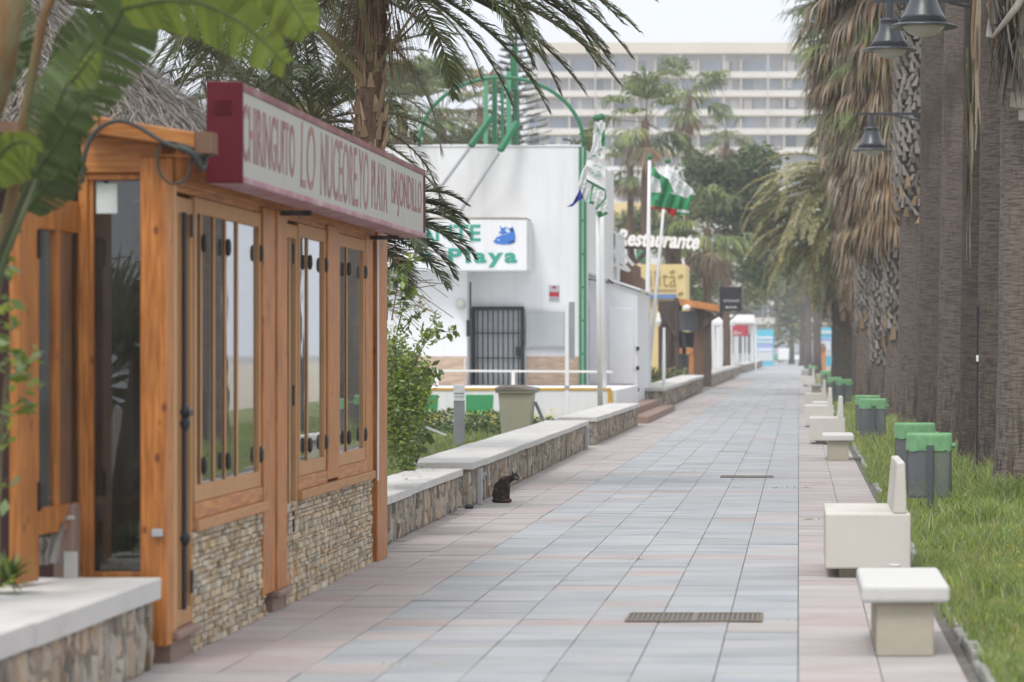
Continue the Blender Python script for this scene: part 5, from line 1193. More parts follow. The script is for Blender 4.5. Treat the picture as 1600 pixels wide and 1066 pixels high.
# ================================================================== far left: kiosk, signs, pergola
Yk = 122.0
kk = thing('wooden_kiosk', 'dark wooden kiosk with an orange roof edge beyond the flagpoles', 'kiosk', (PX(1075, Yk), Yk + 2, 0))
def kbox(name, m, a, c, t_, b_, y0, y1, par=None): 
    bb = MB(); bb.box(PX(a, Yk), PX(c, Yk), y0, y1, PZ(b_, Yk), PZ(t_, Yk)); return bb.build(name, m, par or kk)
kbox('wall', 'dark_wood', 1028, 1060, 470, 606, Yk + .3, Yk + 4); kbox('wall', 'brown_wood', 1084, 1100, 478, 606, Yk, Yk + 4)
kbox('post', 'dark_wood', 1100, 1112, 488, 604, Yk - .4, Yk - .1); kbox('post', 'dark_wood', 1054, 1061, 466, 600, Yk - .2, Yk + .1); kbox('fascia', 'dark_grey', 1061, 1090, 486, 517, Yk - .15, Yk + .05)
kbox('post', 'black', 1066, 1072, 518, 596, Yk - .1, Yk + .1); kbox('counter', 'orange_wood', 1058, 1083, 544, 553, Yk - .1, Yk + .29); kbox('corner_board', 'orange_wood', 1077, 1084, 545, 596, Yk - .05, Yk + .2); kbox('dark_opening', 'black', 1062, 1083, 519, 543, Yk + .4, Yk + .6); kbox('counter_front', 'grey_pipe', 1058, 1076, 554, 600, Yk + .3, Yk + .5)
b = MB(); a, c = P(1062, 471, Yk - .8), P(1124, 481, Yk - .8); b.hexa([(a.x, a.y, a.z - .16), (c.x, c.y, c.z - .16), (c.x, Yk + 4, c.z - .16), (a.x, Yk + 4, a.z - .16)], [(a.x, a.y, a.z + .12), (c.x, c.y, c.z + .12), (c.x, Yk + 4, c.z + .12), (a.x, Yk + 4, a.z + .12)]); b.build('roof', 'orange_wood', kk)
b = MB(); b.bar(P(1032, 478, Yk - .2), P(1058, 528, Yk - .2), .2, .12); b.bar(P(1100, 508, Yk - .5), P(1116, 492, Yk - .5), .25, .2); b.bar(P(1036, 595, Yk - .2), P(1046, 520, Yk - .2), .1, .1); b.build('brace', 'dark_wood', kk)
b = MB(); b.lathe([(.05, -.1), (.16, -.06), (.14, .06), (.05, .1)], P(1073, 480, Yk - .9), 12); b.build('spot_lamp', 'white_paint', kk); b = MB(); b.lathe([(.04, -.3), (.12, -.1), (.04, .3)], P(1029, 499, Yk - .9), 10); b.build('lamp', 'white_paint', kk)
fo = FO(); C = []
for (px, py, s, k) in ((1040, 588, 8, 300), (1060, 590, 7, 260), (1022, 590, 6, 200)):
    for _ in range(k): C.append(P(px + rng.normal(0, s), py + rng.normal(0, 6), 119 + R(-.5, .5))[:])
pt = thing('flower_shrub', 'yellow green shrubs on the wall at the foot of the dark kiosk', 'plant', P(1040, 600, 119)); leaves(fo, np.array(C), .2, 0); leaves(fo, np.array(C)[::5], .2, 1); fo.build('foliage', ['tree_mid', 'ochre'], pt)

Yy = 136.0
yb_ = thing('yellow_shopfront', 'pale yellow restaurant panel with ochre lettering above a blue strip', 'sign', (PX(1027, Yy), Yy, 0))
b = MB(); b.box(PX(982, Yy), PX(1071, Yy), Yy, Yy + 5, 0, PZ(413, Yy)); b.build('panel', 'yellow_panel', yb_)
text('lettering', 'ilita', 'ochre', yb_, (PX(1016, Yy), Yy - .004, PZ(448, Yy)), (1, 0, 0), (0, 0, 1), PX(1057, Yy) - PX(1016, Yy), PZ(422, Yy) - PZ(448, Yy), .03, offset=-.01)
b = MB()
for k in range(8): b.box(PX(1018 + k * 5, Yy), PX(1021 + k * 5, Yy), Yy - .03, Yy - .001, PZ(456, Yy), PZ(452, Yy))
for (x, y) in ((992, 424), (1047, 424), (1060, 431), (1060, 458)): b.bar(P(x, y + 2, Yy - .03), P(x + 7, y - 1, Yy - .03), .05, .1)
b.build('small_motif', 'ochre', yb_)
b = MB(); a, c = P(983, 430, Yy - 1.2), P(1008, 448, Yy - .2); b.bar(a, c, .1, .55); b.build('side_board', 'brown_wood', yb_)
b = MB(); b.box(PX(998, Yy), PX(1057, Yy), Yy - .3, Yy - .002, PZ(467, Yy), PZ(460, Yy)); b.build('blue_strip', 'blue_awning', yb_)
rs = thing('restaurant_sign', 'white slanted letters reading Restaurante on a dark beam above the yellow panel', 'sign', P(1030, 410, 141))
text('lettering', 'Restaurante', 'white_paint', rs, P(964, 384, 141), (1, 0, -.05), (.05, 0, 1), PX(1093, 141) - PX(964, 141), 26 * 141 / F, .25, shear=.25, offset=.035)
b = MB(); b.box(PX(976, 141), PX(1080, 141), 140.8, 141.5, PZ(389, 141), PZ(382.5, 141)); b.build('beam', 'black', rs)
for p_ in ((986, 388, 992, 414), (1043, 388, 1043, 414), (1056, 388, 1063, 414), (1013, 390, 992, 411)):
    b = MB(); b.bar(P(p_[0], p_[1], 141.3), P(p_[2], p_[3] + 2, 141.3), .25, .2); b.build('strut', 'dark_wood', rs)
b = MB(); b.box(PX(994, 142), PX(1012, 142), 142, 142.2, PZ(411, 142), PZ(392, 142)); b.build('teal_panel', 'green_pale', rs)
b = MB(); b.box(PX(1043, 142), PX(1064, 142), 141.8, 142.4, 0, PZ(390, 142)); b.build('brick_stack', 'dark_wood', rs)
bsn = thing('hanging_sign', 'square black hanging sign with faint white lettering on the kiosk corner', 'sign', P(1141, 466, 117))
b = MB(); b.box(PX(1124, 117), PX(1159, 117), 117, 117.25, PZ(486, 117), PZ(448, 117)); bd = b.build('board', 'black', bsn, bevel=.04)
for s, x0, x1, y in (('RESTAURANTE', 1131, 1155, 472), ('BAR', 1134, 1152, 482)):
    text('lettering', s, 'flag_white', bd, P(x0, y, 116.995), (1, 0, 0), (0, 0, 1), (x1 - x0) * 117 / F, 3.6 * 117 / F, .006)
b = MB(); b.bar(P(1127, 447, 117.1), P(1127, 496, 117.1), .12, .12); b.bar(P(1128, 490, 117.1), P(1110, 500, Yk - .5), .1, .1); b.build('bracket', 'black', bsn)
Yp = 200.
pg = thing('white_pergola', 'white post and beam pergola beside the far promenade', 'pergola', (PX(1130, Yp), Yp, 0))
for (a, c, y) in ((1137, 1144, Yp), (1120, 1124, Yp), (1128, 1131, Yp + 6), (1112, 1115, Yp + 6)):
    b = MB(); b.box(PX(a, Yp), PX(c, Yp), y, y + .3, 0, PZ(508, Yp)); b.build('post', 'white_paint', pg)
b = MB(); b.box(PX(1108, Yp), PX(1145, Yp), Yp - .1, Yp + 6.4, PZ(508, Yp) + .001, PZ(502, Yp)); b.build('beam', 'white_paint', pg)
b = MB(); b.hexa([(PX(1108, Yp), Yp - .1, PZ(501.9, Yp)), (PX(1145, Yp), Yp - .1, PZ(501.9, Yp)), (PX(1145, Yp), Yp + 6, PZ(501.9, Yp)), (PX(1108, Yp), Yp + 6, PZ(501.9, Yp))], [(PX(1122, Yp), Yp + 2, PZ(494, Yp)), (PX(1129, Yp), Yp + 2, PZ(494, Yp)), (PX(1129, Yp), Yp + 4, PZ(494, Yp)), (PX(1122, Yp), Yp + 4, PZ(494, Yp))]); b.build('roof', 'white_paint', pg)
Yr = 225.
rd = thing('red_sign', 'red shop sign with pale script beyond the white pergola', 'sign', P(1156, 516, Yr))
b = MB(); b.box(PX(1144, Yr), PX(1169, Yr), Yr, Yr + .3, PZ(525, Yr), PZ(508, Yr)); b.build('board', 'panel_red', rd); text('lettering', 'Bar', 'flag_white', rd, P(1146, 523, Yr - .004), (1, 0, 0), (0, 0, 1), 14 * Yr / F, 6 * Yr / F, .03, shear=.3)
for px in (1147, 1166):
    b = MB(); b.box(PX(px, Yr), PX(px + 1.6, Yr), Yr + .05, Yr + .25, 0, PZ(525, Yr)); b.build('post', 'white_paint', rd)
wk = thing('white_veranda', 'white beach bar veranda with slim posts behind the red sign', 'building', (PX(1165, 240), 244, 0))
b = MB(); b.box(PX(1095, 246), PX(1178, 246), 246, 252, 0, PZ(492, 246)); b.build('wall', 'white_wall', wk); b = MB(); b.box(PX(1128, 245), PX(1182, 245), 239, 246, PZ(506, 245), PZ(500, 245)); b.build('roof', 'white_paint', wk)
for px in (1151, 1160, 1174, 1180):
    b = MB(); b.box(PX(px, 240), PX(px + 2.2, 240), 239.6, 239.9, 0, PZ(506, 240)); b.build('post', 'white_paint', wk)
for a in (1138, 1154, 1164):
    b = MB(); b.box(PX(a, 245.9), PX(a + 8, 245.9), 245.9, 245.99, PZ(552, 246), PZ(522, 246)); b.build('window', 'bollard', wk)
Yi = 298.
def totem(label, a, c, top, bot, Y, rows):
    t = thing('information_panel', label, 'panel', P((a + c) / 2, bot, Y)); b = MB(); b.box(PX(a, Y), PX(c, Y), Y, Y + .4, PZ(bot, Y), PZ(top, Y)); b.build('board', 'panel_cyan', t)
    for m, y0, y1 in rows:
        b = MB(); b.box(PX(a + 1, Y), PX(c - 1.5, Y), Y - .06, Y - .001, PZ(y1, Y), PZ(y0, Y)); b.build('printed_field', m, t)
totem('tall blue and white information panel at the far left edge of the promenade', 1182, 1209, 515, 572, Yi, [('panel_pale', 526, 530), ('flag_white', 532.5, 536), ('panel_violet', 538, 542.5), ('panel_pale', 543.5, 549), ('flag_white', 550, 564)])
totem('turquoise information panel between far bins and the dark palm trunk', 1282, 1300, 512, 572, 262., [('flag_white', 517, 522), ('panel_violet', 528, 532), ('panel_pale', 533, 548), ('flag_white', 549, 557)])
hb = thing('brown_booth', 'small orange brown booth with a pointed roof before the turquoise panel', 'booth', P(1286, 572, 230))
b = MB(); b.box(PX(1281, 230), PX(1290, 230), 230, 230.6, 0, PZ(545, 230)); b.build('body', 'orange_wood', hb); b = MB(); a = P(1286, 536, 230.3); b.hexa([(PX(1279, 230), 229.8, PZ(545, 230)), (PX(1292, 230), 229.8, PZ(545, 230)), (PX(1292, 230), 230.8, PZ(545, 230)), (PX(1279, 230), 230.8, PZ(545, 230))], [(a.x - .08, a.y - .05, a.z), (a.x + .08, a.y - .05, a.z), (a.x + .08, a.y + .05, a.z), (a.x - .08, a.y + .05, a.z)]); b.build('roof', 'brown_wood', hb)
# far vehicles
def car(label, x, y, m, van=False):
    t = thing('parked_van' if van else 'parked_car', label, 'van' if van else 'car', (x, y, 0)); h = 1.9 if van else 1.0; b = MB()
    b.hexa([(x - .85, y, .35), (x + .85, y, .35), (x + .85, y + 4.2, .35), (x - .85, y + 4.2, .35)], [(x - .85, y, h), (x + .85, y, h), (x + .85, y + 4.2, h * .9), (x - .85, y + 4.2, h * .9)]); b.build('body', m, t, bevel=.12)
    b = MB(); b.hexa([(x - .8, y + .1, h), (x + .8, y + .1, h), (x + .8, y + 3, h), (x - .8, y + 3, h)], [(x - .65, y + .5, h + .5), (x + .65, y + .5, h + .5), (x + .65, y + 2.4, h + .5), (x - .65, y + 2.4, h + .5)]); b.build('cabin', 'hotel_glass', t, bevel=.08)
    for sx in (-.8, .62):
        for sy in (.7, 3.3): b = MB(); b.tube([(x + sx, y + sy, .33), (x + sx + .18, y + sy, .33)], .32, 14); b.build('wheel', 'black', t)
car('white van parked at the far end of the promenade', PX(1226, 380), 380, 'white_paint', True); car('white car parked right of the far white van', PX(1243, 372), 372, 'white_paint'); car('grey green car at the far end, left of the white van', PX(1214, 390), 390, 'green_pale')

# ================================================================== hotel tower
ht = thing('hotel_block', 'wide hazy hotel slab with many balcony floors closing the view', 'building', (-22, 460, 0))
Yh = 452.; fl = 29.6 * Yh / F; hx0, hx1 = PX(822, Yh), PX(1420, Yh); top = PZ(84, Yh)
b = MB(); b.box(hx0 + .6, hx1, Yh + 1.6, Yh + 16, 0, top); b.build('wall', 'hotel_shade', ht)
b = MB(); b.box(PX(838, Yh), hx1 + .5, Yh - .5, Yh + 16.5, top, PZ(67, Yh)); b.build('roof_parapet', 'hotel_wall', ht)
nfl = 14; bays = [PX(822 + 33.6 * k, Yh) for k in range(18)]
for i in range(nfl):
    zf_ = PZ(119, Yh) - i * fl; b = MB(); x0 = hx0 - (.0 if i else 0)
    b.box(hx0, hx1, Yh, Yh + 1.599, zf_ - .28, zf_); sl = b.build('balcony_slab', 'hotel_wall', ht)
    b = MB(); b.box(hx0 + .02, hx1, Yh + .02, Yh + .12, zf_ + .001, zf_ + .72); b.build('balcony_front', 'hotel_white', sl)
    b = MB()
    for k in range(120): x = hx0 + .3 + k * (hx1 - hx0 - .6) / 120; b.box(x, x + .16, Yh - .05, Yh + .019, zf_ + .25, zf_ + .75)
    tag(b.build('balcony_grille', 'hotel_wall', sl), kind='stuff')
    b = MB()
    for k in range(0, 18, 2): b.box(bays[k] - .1, bays[k] + .1, Yh + .121, Yh + 1.599, zf_ + .001, zf_ + fl - .281)
    tag(b.build('party_wall', 'hotel_wall', sl), kind='stuff')
rest = MB(); cnt = 0
for i in range(nfl):
    zf_ = PZ(119, Yh) - i * fl
    for k in range(17):
        x0, x1 = bays[k] + .22, bays[k + 1] - .12
        if k > 12 or i > 6: rest.box(x0, x1, Yh + 1.5, Yh + 1.599, zf_ + .3, zf_ + fl - .45); continue
        s = R(0, 1); b = MB(); xm = x0 + (x1 - x0) * (.55 if s < .4 else 1)
        b.box(x0, xm, Yh + 1.5, Yh + 1.599, zf_ + .05, zf_ + fl - .45); w_ = b.build('window', 'hotel_glass' if s < .8 else 'hotel_shade', ht); cnt += 1
        if R(0, 1) < .38:
            b = MB(); c0_ = R(x0, xm - .5); b.box(c0_, min(xm, c0_ + R(.5, 1.6)), Yh + 1.45, Yh + 1.499, zf_ + R(.1, 1.2), zf_ + fl - .47); b.build('curtain', 'hotel_white', w_)
rest.build('window_rows', 'hotel_glass', ht)['kind'] = 'stuff'
for px in (930, 995, 1063, 1131, 1200):
    b = MB(); b.box(PX(px - .9, Yh), PX(px + .9, Yh), Yh - .25, Yh - .051, 0, PZ(84, Yh)); b.build('pilaster', 'hotel_wall', ht)
lb = thing('low_annex', 'pale yellow low annex in front of the hotel foot, behind the flags', 'building', (PX(990, 330), 335, 0))
b = MB(); b.box(PX(880, 330), PX(1110, 330), 330, 342, 0, PZ(262, 330)); b.build('wall', 'hotel_white', lb)
for (t0, t1, m) in ((262, 286, 'white_wall'), (318, 340, 'yellow_panel')):
    b = MB(); b.box(PX(878, 330), PX(1112, 330), 329.2, 329.99, PZ(t1, 330), PZ(t0, 330)); b.build('parapet', m, lb)
for k in range(9):
    b = MB(); b.box(PX(900 + 22 * k, 330), PX(914 + 22 * k, 330), 329.9, 329.999, PZ(314, 330), PZ(291, 330)); b.build('window', 'hotel_glass', lb)

# ================================================================== trees and palms in the background
def broad(label, blobs, Y, m, trunk, size=.30, dens=1., name='leafy_tree', group='leafy trees behind the restaurant signs', dy=2.2):
    t = thing(name, label, 'tree', (PX(trunk[0], Y), Y, 0), group); fo = FO(); C = []
    for (px, py, rx, ry) in blobs:
        k = int(dens * 9 * rx * ry / 10)
        c = P(px, py, Y); a, h = rx * Y / F, ry * Y / F
        sub = [(rng.normal(0, .5, 3)) for _ in range(9)]
        for _ in range(k):
            q = sub[rng.integers(9)]; v = nrm(rng.normal(0, 1, 3)) * (rng.uniform(0, 1) ** .35) * .55 + q * .8
            if np.linalg.norm(v) > 1.25: v *= .8
            C.append((c.x + v[0] * a, Y + v[1] * dy, max(.2, c.z + v[2] * h)))
    leaves(fo, np.array(C), size, 0); fo.build('crown', [m], t)
    b = MB(); b.tube([(PX(trunk[0], Y), Y, 0), P(trunk[0] + 2, (trunk[1] + 548) / 2, Y), P(trunk[0], trunk[1], Y)], [.28, .22, .12], 10)
    for k in range(4): q = P(trunk[0], trunk[1] + 14, Y); b.tube([q, q + Vector((R(-1.4, 1.4), R(-1, 1), R(.8, 2)))], [.1, .03], 6)
    b.build('trunk', 'bark', t, smooth=True); return t
broad('big dark broadleaf tree above the black hanging sign', [(1100, 270, 42, 30), (1150, 285, 55, 48), (1190, 270, 40, 40), (1180, 335, 55, 50), (1130, 330, 50, 40), (1210, 320, 35, 45), (1195, 390, 40, 50)], 165, 'tree_dark', (1098, 400), .34, 1.2)
broad('yellow green bushy tree above the Restaurante letters', [(985, 350, 28, 26), (1020, 345, 30, 30), (1060, 360, 28, 34), (1000, 372, 30, 16), (1040, 375, 34, 28)], 176, 'tree_mid', (1020, 440), .30, 1.1)
broad('grey green tree behind the black hanging sign', [(1120, 430, 36, 50), (1150, 420, 40, 55), (1185, 450, 40, 40), (1100, 400, 30, 40)], 190, 'tree_mid', (1135, 490), .32, .8)
broad('dark hedge-like tree between the yellow panel and the kiosk roof', [(1080, 445, 14, 26), (1062, 452, 10, 20), (1088, 460, 12, 16)], 150, 'tree_dark', (1082, 470), .24, 1.)
broad('far pale tree mass behind the promenade end', [(1150, 500, 60, 45), (1230, 480, 60, 50), (1290, 470, 60, 60), (1080, 490, 50, 50), (1335, 450, 40, 80)], 330, 'tree_mid', (1260, 520), .8, .5, dy=4)
broad('small green treetop peeping over the white building by its right corner', [(928, 225, 14, 24), (920, 250, 12, 16), (935, 300, 14, 26)], 105, 'tree_mid', (930, 300), .24, 1.2)
def fanpalm(label, px, py, Y, tb, n, L, rr, m='fan_green', dead=10, droop=.7, name='fan_palm', group='fan palms before the hotel'):
    t = thing(name, label, 'tree', (PX(px, Y), Y, 0), group); c = np.array(P(px, py, Y)[:]); fo = FO()
    for k in range(n): e = R(-.55, 1.35); fan(fo, c + rng.normal(0, .05, 3), k * 2.4 + R(-.3, .3), e, L * R(.8, 1.1), L * .95, 0, 1, nseg=18, droop=droop, cup=.3, split=.75)
    fo.build('crown', [m, 'rachis'], t)
    if dead:
        fo = FO()
        for k in range(dead): fan(fo, c + np.array([0, 0, -.3]), R(0, 6.28), R(-1.35, -.8), L * .6, L * .8, 0, 0, nseg=14, droop=1.2)
        fo.build('dead_fronds', ['fan_dead'], t)
    ptrunk(t, c[0], Y, 0, c[2] + .1, rr * 1.3, rr, 'trunk_brown'); return t
fanpalm('fan palm with a reddish trunk just left of the striped flag', 1008, 192, 150, 0, 17, 1.75, .2, dead=4, droop=.9)
fanpalm('taller fan palm against the hotel, behind the red trunked one', 1076, 148, 178, 0, 15, 1.85, .2, dead=2, droop=.9)
fanpalm('small fan palm whose top shows low between flags and hotel', 985, 262, 156, 0, 20, 1.1, .16, m='fan_green', dead=10, droop=1.1)
fanpalm('bright fan palm behind the big dark broadleaf tree', 1105, 360, 152, 0, 24, 1.7, .2, m='fan_green', dead=12, droop=1.0)
fanpalm('far fan palm right of the hotel middle with drooping head', 1135, 208, 188, 0, 14, 1.2, .18, dead=4, droop=1.2)
fanpalm('hazy fan palm behind the left part of the green arch', 690, 185, 118, 0, 28, 1.6, .2, dead=10, droop=.5)
fanpalm('hazy fan palm between date palm trunk and green arch', 628, 172, 108, 0, 26, 1.3, .2, dead=14, droop=.6)
fanpalm('hazy drooping fan palm just left of the conifer', 752, 172, 124, 0, 18, 1.3, .2, m='fan_mid', dead=10, droop=1.0)
# Norfolk pine behind the green frame
nf = thing('norfolk_pine', 'tiered conifer standing behind the green roof frame', 'tree', (PX(806, 112), 112, 0))
b = MB(); b.tube([(PX(806, 112), 112, 0), (PX(806, 112), 112, 10), P(806, 40, 112)], [.25, .16, .04], 10); b.build('trunk', 'bark', nf, smooth=True)
fo = FO()
for i in range(20):
    z = PZ(236 - i * 10.2, 112); l = 1.45 * (1 - i / 24)
    for k in range(7):
        a = k * .9 + i * .5; d = np.array([math.cos(a), math.sin(a), .10]); s = np.array([-math.sin(a), math.cos(a), 0]); c = np.array([PX(806, 112), 112, z])
        for _ in range(48):
            f = R(.12, 1); q = c + d * l * f + np.array([0, 0, .10 * f * f * l]) + s * rng.normal(0, .05); dd = nrm(d * .7 + s * R(-.8, .8) + np.array([0, 0, R(0, .7)])); w = np.array([0, 0, .012]) + s * .012
            fo.strips([[[q - w, q + w], [q + dd * .16 - w * .3, q + dd * .16 + w * .3]]], 0)
fo.build('crown', ['norfolk'], nf)

# ================================================================== the palm row on the right
def washing_trunk(t, x, y, h, r, flare, m='trunk', lean=(0, 0)):
    n = 40; V = []; Fc = []; k = 48; ph = R(0, 6)
    for i in range(n + 1):
        z = h * (i / n) ** 1.35; f = z / h
        rr = r * (1 - .34 * f) + flare * math.exp(-z / .45) + .012 * math.sin(z * 5 + ph) * r
        for j in range(k):
            a = 2 * math.pi * j / k; e = 1 + .035 * mnoise.noise(Vector((math.cos(a) * 1.5 + ph, math.sin(a) * 1.5, z * .5))) + .012 * mnoise.noise(Vector((math.cos(a) * 9, math.sin(a) * 9 + ph, z * 3)))
            V.append((x + lean[0] * f * f + rr * e * math.cos(a), y + lean[1] * f * f + rr * e * math.sin(a), z - .03))
    for i in range(n):
        for j in range(k): Fc.append((i * k + j, i * k + (j + 1) % k, (i + 1) * k + (j + 1) % k, (i + 1) * k + j))
    b = MB(); b.add(V, Fc); return b.build('trunk', m, t, smooth=True)
def boots(tr, x, y, z0, z1, r, n, m='boot', lean=0., big=1.):
    b = MB()
    for k in range(n):
        z = z0 + (z1 - z0) * k / n; a = k * 2.39996; o = Vector((math.cos(a), math.sin(a), 0)); s = Vector((-math.sin(a), math.cos(a), 0)); c = Vector((x + lean * z, y, z)) + o * r * .96
        w = R(.05, .085) * big; h = R(.16, .34) * big; tip = c + o * R(.03, .10) + Vector((0, 0, h)) + s * R(-.10, .10)
        b.hexa([c - s * w, c + s * w, c + s * w + o * .05, c - s * w + o * .05], [tip - s * w * .45, tip + s * w * .45, tip + s * w * .35 + o * .02, tip - s * w * .35 + o * .02])
    b.build('leaf_bases', m, tr)
# shared crown meshes: green head and hanging skirt of dead leaves
def crown_meshes(seed, skirt, n_dead, reach):
    global rng; rng = np.random.default_rng(seed)
    g = FO()
    for k in range(46):
        e = R(-.75, 1.2); fan(g, rng.normal(0, .10, 3), k * 2.4 + R(-.3, .3), e, R(.9, 1.35), R(.95, 1.2), 0, 1, nseg=22, droop=.95 if e < .4 else .55, cup=.3)
    for k in range(22):     # yellowing leaves hanging outside the skirt
        zz = -R(.1, .6) * skirt; fan(g, np.array([0, 0, zz]), k * 2.4, R(-1.0, -.35), R(.5, reach * .75) * (1 + zz / skirt * .6), R(.8, 1.1), 0, 1, nseg=20, droop=1.3)
    d = FO()
    for k in range(n_dead):
        f = (k / n_dead); zz = -skirt * f ** 1.05; rch = reach * (1 - .85 * f ** 1.05)
        fan(d, np.array([0, 0, zz + R(-.15, .15)]), R(0, 6.28), R(-1.35, -.55) if f > .15 else R(-1., -.2), R(.35, .75) * rch * .9, R(.75, 1.15), 0 if R(0, 1) < .86 else 1, 0, nseg=20, droop=R(1.6, 3.0), cup=.15, split=.3)
    a = bpy.data.objects
    go = g.build('crown', ['fan_green', 'rachis'], None); do = d.build('dead_skirt', ['fan_dead', 'fan_mid'], None)
    gm, dm = go.data, do.data
    bpy.data.objects.remove(go); bpy.data.objects.remove(do); rng = np.random.default_rng(seed + 100); return gm, dm
CR = [crown_meshes(11, 5.7, 500, 2.4), crown_meshes(12, 4.9, 380, 2.1), crown_meshes(13, 1.2, 46, 1.5)]
def put_crown(t, kind, x, y, z, rz, s=1.):
    global rng
    for nm, me in zip(('crown', 'dead_skirt'), CR[kind]):
        o = bpy.data.objects.new(nm, me); COL.objects.link(o); o.parent = t; o.location = Vector((x, y, z)) - origin(t); o.rotation_euler.z = rz; o.scale = (s, s, 1)
def wpalm(label, pxl, Y, r, h, kind, flare=.10, s=1., lean=(0, 0), m='trunk'):
    """pxl: pixel of the trunk's left edge at eye level"""
    x = PX(pxl, Y) + r; t = thing('palm_tree', label, 'tree', (x, Y, 0), 'fan palms in the row along the verge')
    tr = washing_trunk(t, x, Y, h, r, flare, m, lean); put_crown(t, kind, x + lean[0], Y + lean[1], h - .1, R(0, 6.28), s); return t, tr, x
G = {}
G['a'] = wpalm('thickest palm trunk, cut by the right edge of the photo and nearest the camera', 1556, 28.8, .36, 10.5, 2, .09)
G['b'] = wpalm('palm trunk with a black rod on it, half hidden by the thickest trunk', 1526, 33.6, .30, 11, 2, .08)
G['c'] = wpalm('palm trunk behind the near pair of bins, with a long strip of hanging dead leaf', 1499, 37.4, .29, 10.5, 2, .07)
G['d'] = wpalm('smooth slender grey palm trunk to which the lamp arms reach', 1464, 43, .28, 11.5, 2, .09, lean=(.2, 0))
G['e'] = wpalm('palm trunk with a pale lattice of cut leaf bases below the two upper lamps', 1402, 56, .34, 11, 2, .12)
G['f'] = wpalm('palm trunk hung with a long dead leaf skirt right of the middle lamp', 1383, 66, .33, 10.9, 0, .12, 1.12)
G['g'] = wpalm('palm with shaggy brown skirt and green outer fans left of the lowest lamp', 1362, 75, .32, 10.9, 0, .10, 1.32)
G['i'] = wpalm('palm with pale flaking leaf bases under a shorter brown skirt', 1338, 86, .34, 11.2, 1, .10, 1.2)
G['d2'] = wpalm('slim palm trunk filling the gap right of the latticed trunk', 1434, 49.5, .27, 11.5, 2, .10)
G['h2'] = wpalm('hazy palm trunk just right of the dark date palm trunk', 1330, 96, .30, 9.5, 1, .08)
for px, Y, lab in ((1270, 205, 'far slim palm right of the farthest benches'), (1249, 300, 'very far palm trunk over the end of the paving'), (1233, 340, 'farthest slim palm left of the last bench'), (1258, 255, 'far palm beside a thin pole at the paving edge')):
    t = thing('palm_tree', lab, 'tree', (PX(px, Y), Y, 0), 'fan palms in the row along the verge'); washing_trunk(t, PX(px, Y) + .3, Y, 9, .32, .1); put_crown(t, 2, PX(px, Y) + .3, Y, 9, R(0, 6))
tr, x = G['e'][1], G['e'][2]; boots(tr, x, 56, 4.2, 9.5, .37, 640, 'boot', 0, .72); boots(tr, x, 56, 4.0, 4.8, .38, 30, 'boot_warm', 0, .8)
tr, x = G['i'][1], G['i'][2]; boots(tr, x, 86, 2.2, 6.0, .35, 420, 'boot', 0, .7); boots(tr, x, 86, 2.0, 2.6, .36, 16, 'boot_warm', 0, 1.1)
tr, x = G['f'][1], G['f'][2]; boots(tr, x, 66, 1.9, 5.4, .34, 330, 'boot', 0, .68); boots(tr, x, 66, 1.5, 2.2, .35, 14, 'boot_warm', 0, 1.1)
tr, x = G['g'][1], G['g'][2]; boots(tr, x, 75, 1.2, 5.4, .33, 380, 'boot', 0, .68)
# long dead strips on the near trunks
def strips(t, name, lst, mats):
    fo = FO()
    for (px0, py0, px1, py1, Y, w, m) in lst:
        a, c = np.array(P(px0, py0, Y)[:]), np.array(P(px1, py1, Y)[:]); rows = []
        for k in range(8):
            f = k / 7; q = a + (c - a) * f + np.array([.012 * math.sin(f * 7 + px0), .03 * math.sin(f * 5), 0]); ww = np.array([w * (1 - .75 * f ** 2.5) * Y / F / 2, .02, 0]); rows.append([q - ww, q + ww])
        fo.strips([rows], m)
    return fo.build(name, mats, t)
strips(G['c'][0], 'hanging_dead_leaf', [(1530 + R(-12, 10), -40 + R(0, 40), 1524 + R(-9, 9), R(90, 235), 36.7 + R(-.2, .2), R(4, 9), 0) for _ in range(26)] + [(1516 + R(-6, 10), R(60, 200), 1513 + R(-4, 5), R(280, 430), 36.5 + R(-.08, .08), R(2.5, 5), r_k % 3) for r_k in range(14)], ['fan_dead', 'fan_mid', 'fan_green'])
b = MB(); r_ = random.Random(3)
for (px0, py0, px1, py1, w) in ((1590, -30, 1576, 140, 20), (1604, 0, 1588, 170, 22), (1560, -30, 1548, 60, 16), (1578, -40, 1560, 90, 16), (1600, 60, 1600, 190, 18), (1545, -40, 1552, 40, 12), (1612, -20, 1612, 150, 24), (1568, 20, 1566, 75, 14)):
    b.bar(P(px0, py0, 28.3), P(px1, py1, 28.15), w * 28 / F, .05)
bt = b.build('leaf_bases', 'boot', G['a'][0], bevel=.012)
strips(G['a'][0], 'leaf_fibre', [(1540 + R(0, 70), -40 + R(0, 60), 1540 + R(0, 70), R(60, 180), 28.1 + R(-.1, .1), R(2, 6), int(R(0, 1.99))) for _ in range(60)], ['fan_dead', 'boot'])
b = MB(); b.tube([P(1600, -5, 28.1), P(1580, 22, 28.0), P(1550, 60, 28.0)], [.05, .035, .02], 8); b.build('cut_stalk', 'boot', G['a'][0], smooth=True)
# black rod
t = thing('black_rod', 'thin black rod with a coiled top and white tag against the palm trunks', 'rod', P(1527, 790, 33))
b = MB(); b.tube([P(1526, 770, 32.9), P(1527, 620, 32.95), P(1528, 482, 33.0)], .012, 8); b.build('rod', 'black', t)
b = MB()
for k in range(7): b.tube([P(1528, 480 + k * 4, 33), P(1528, 482 + k * 4, 33)], .024, 8)
b.build('coil', 'black', t); b = MB(); b.box(PX(1525.5, 32.9), PX(1529, 32.9), 32.9, 32.92, PZ(565, 32.9), PZ(555, 32.9)); b.build('white_tag', 'white_paint', t)

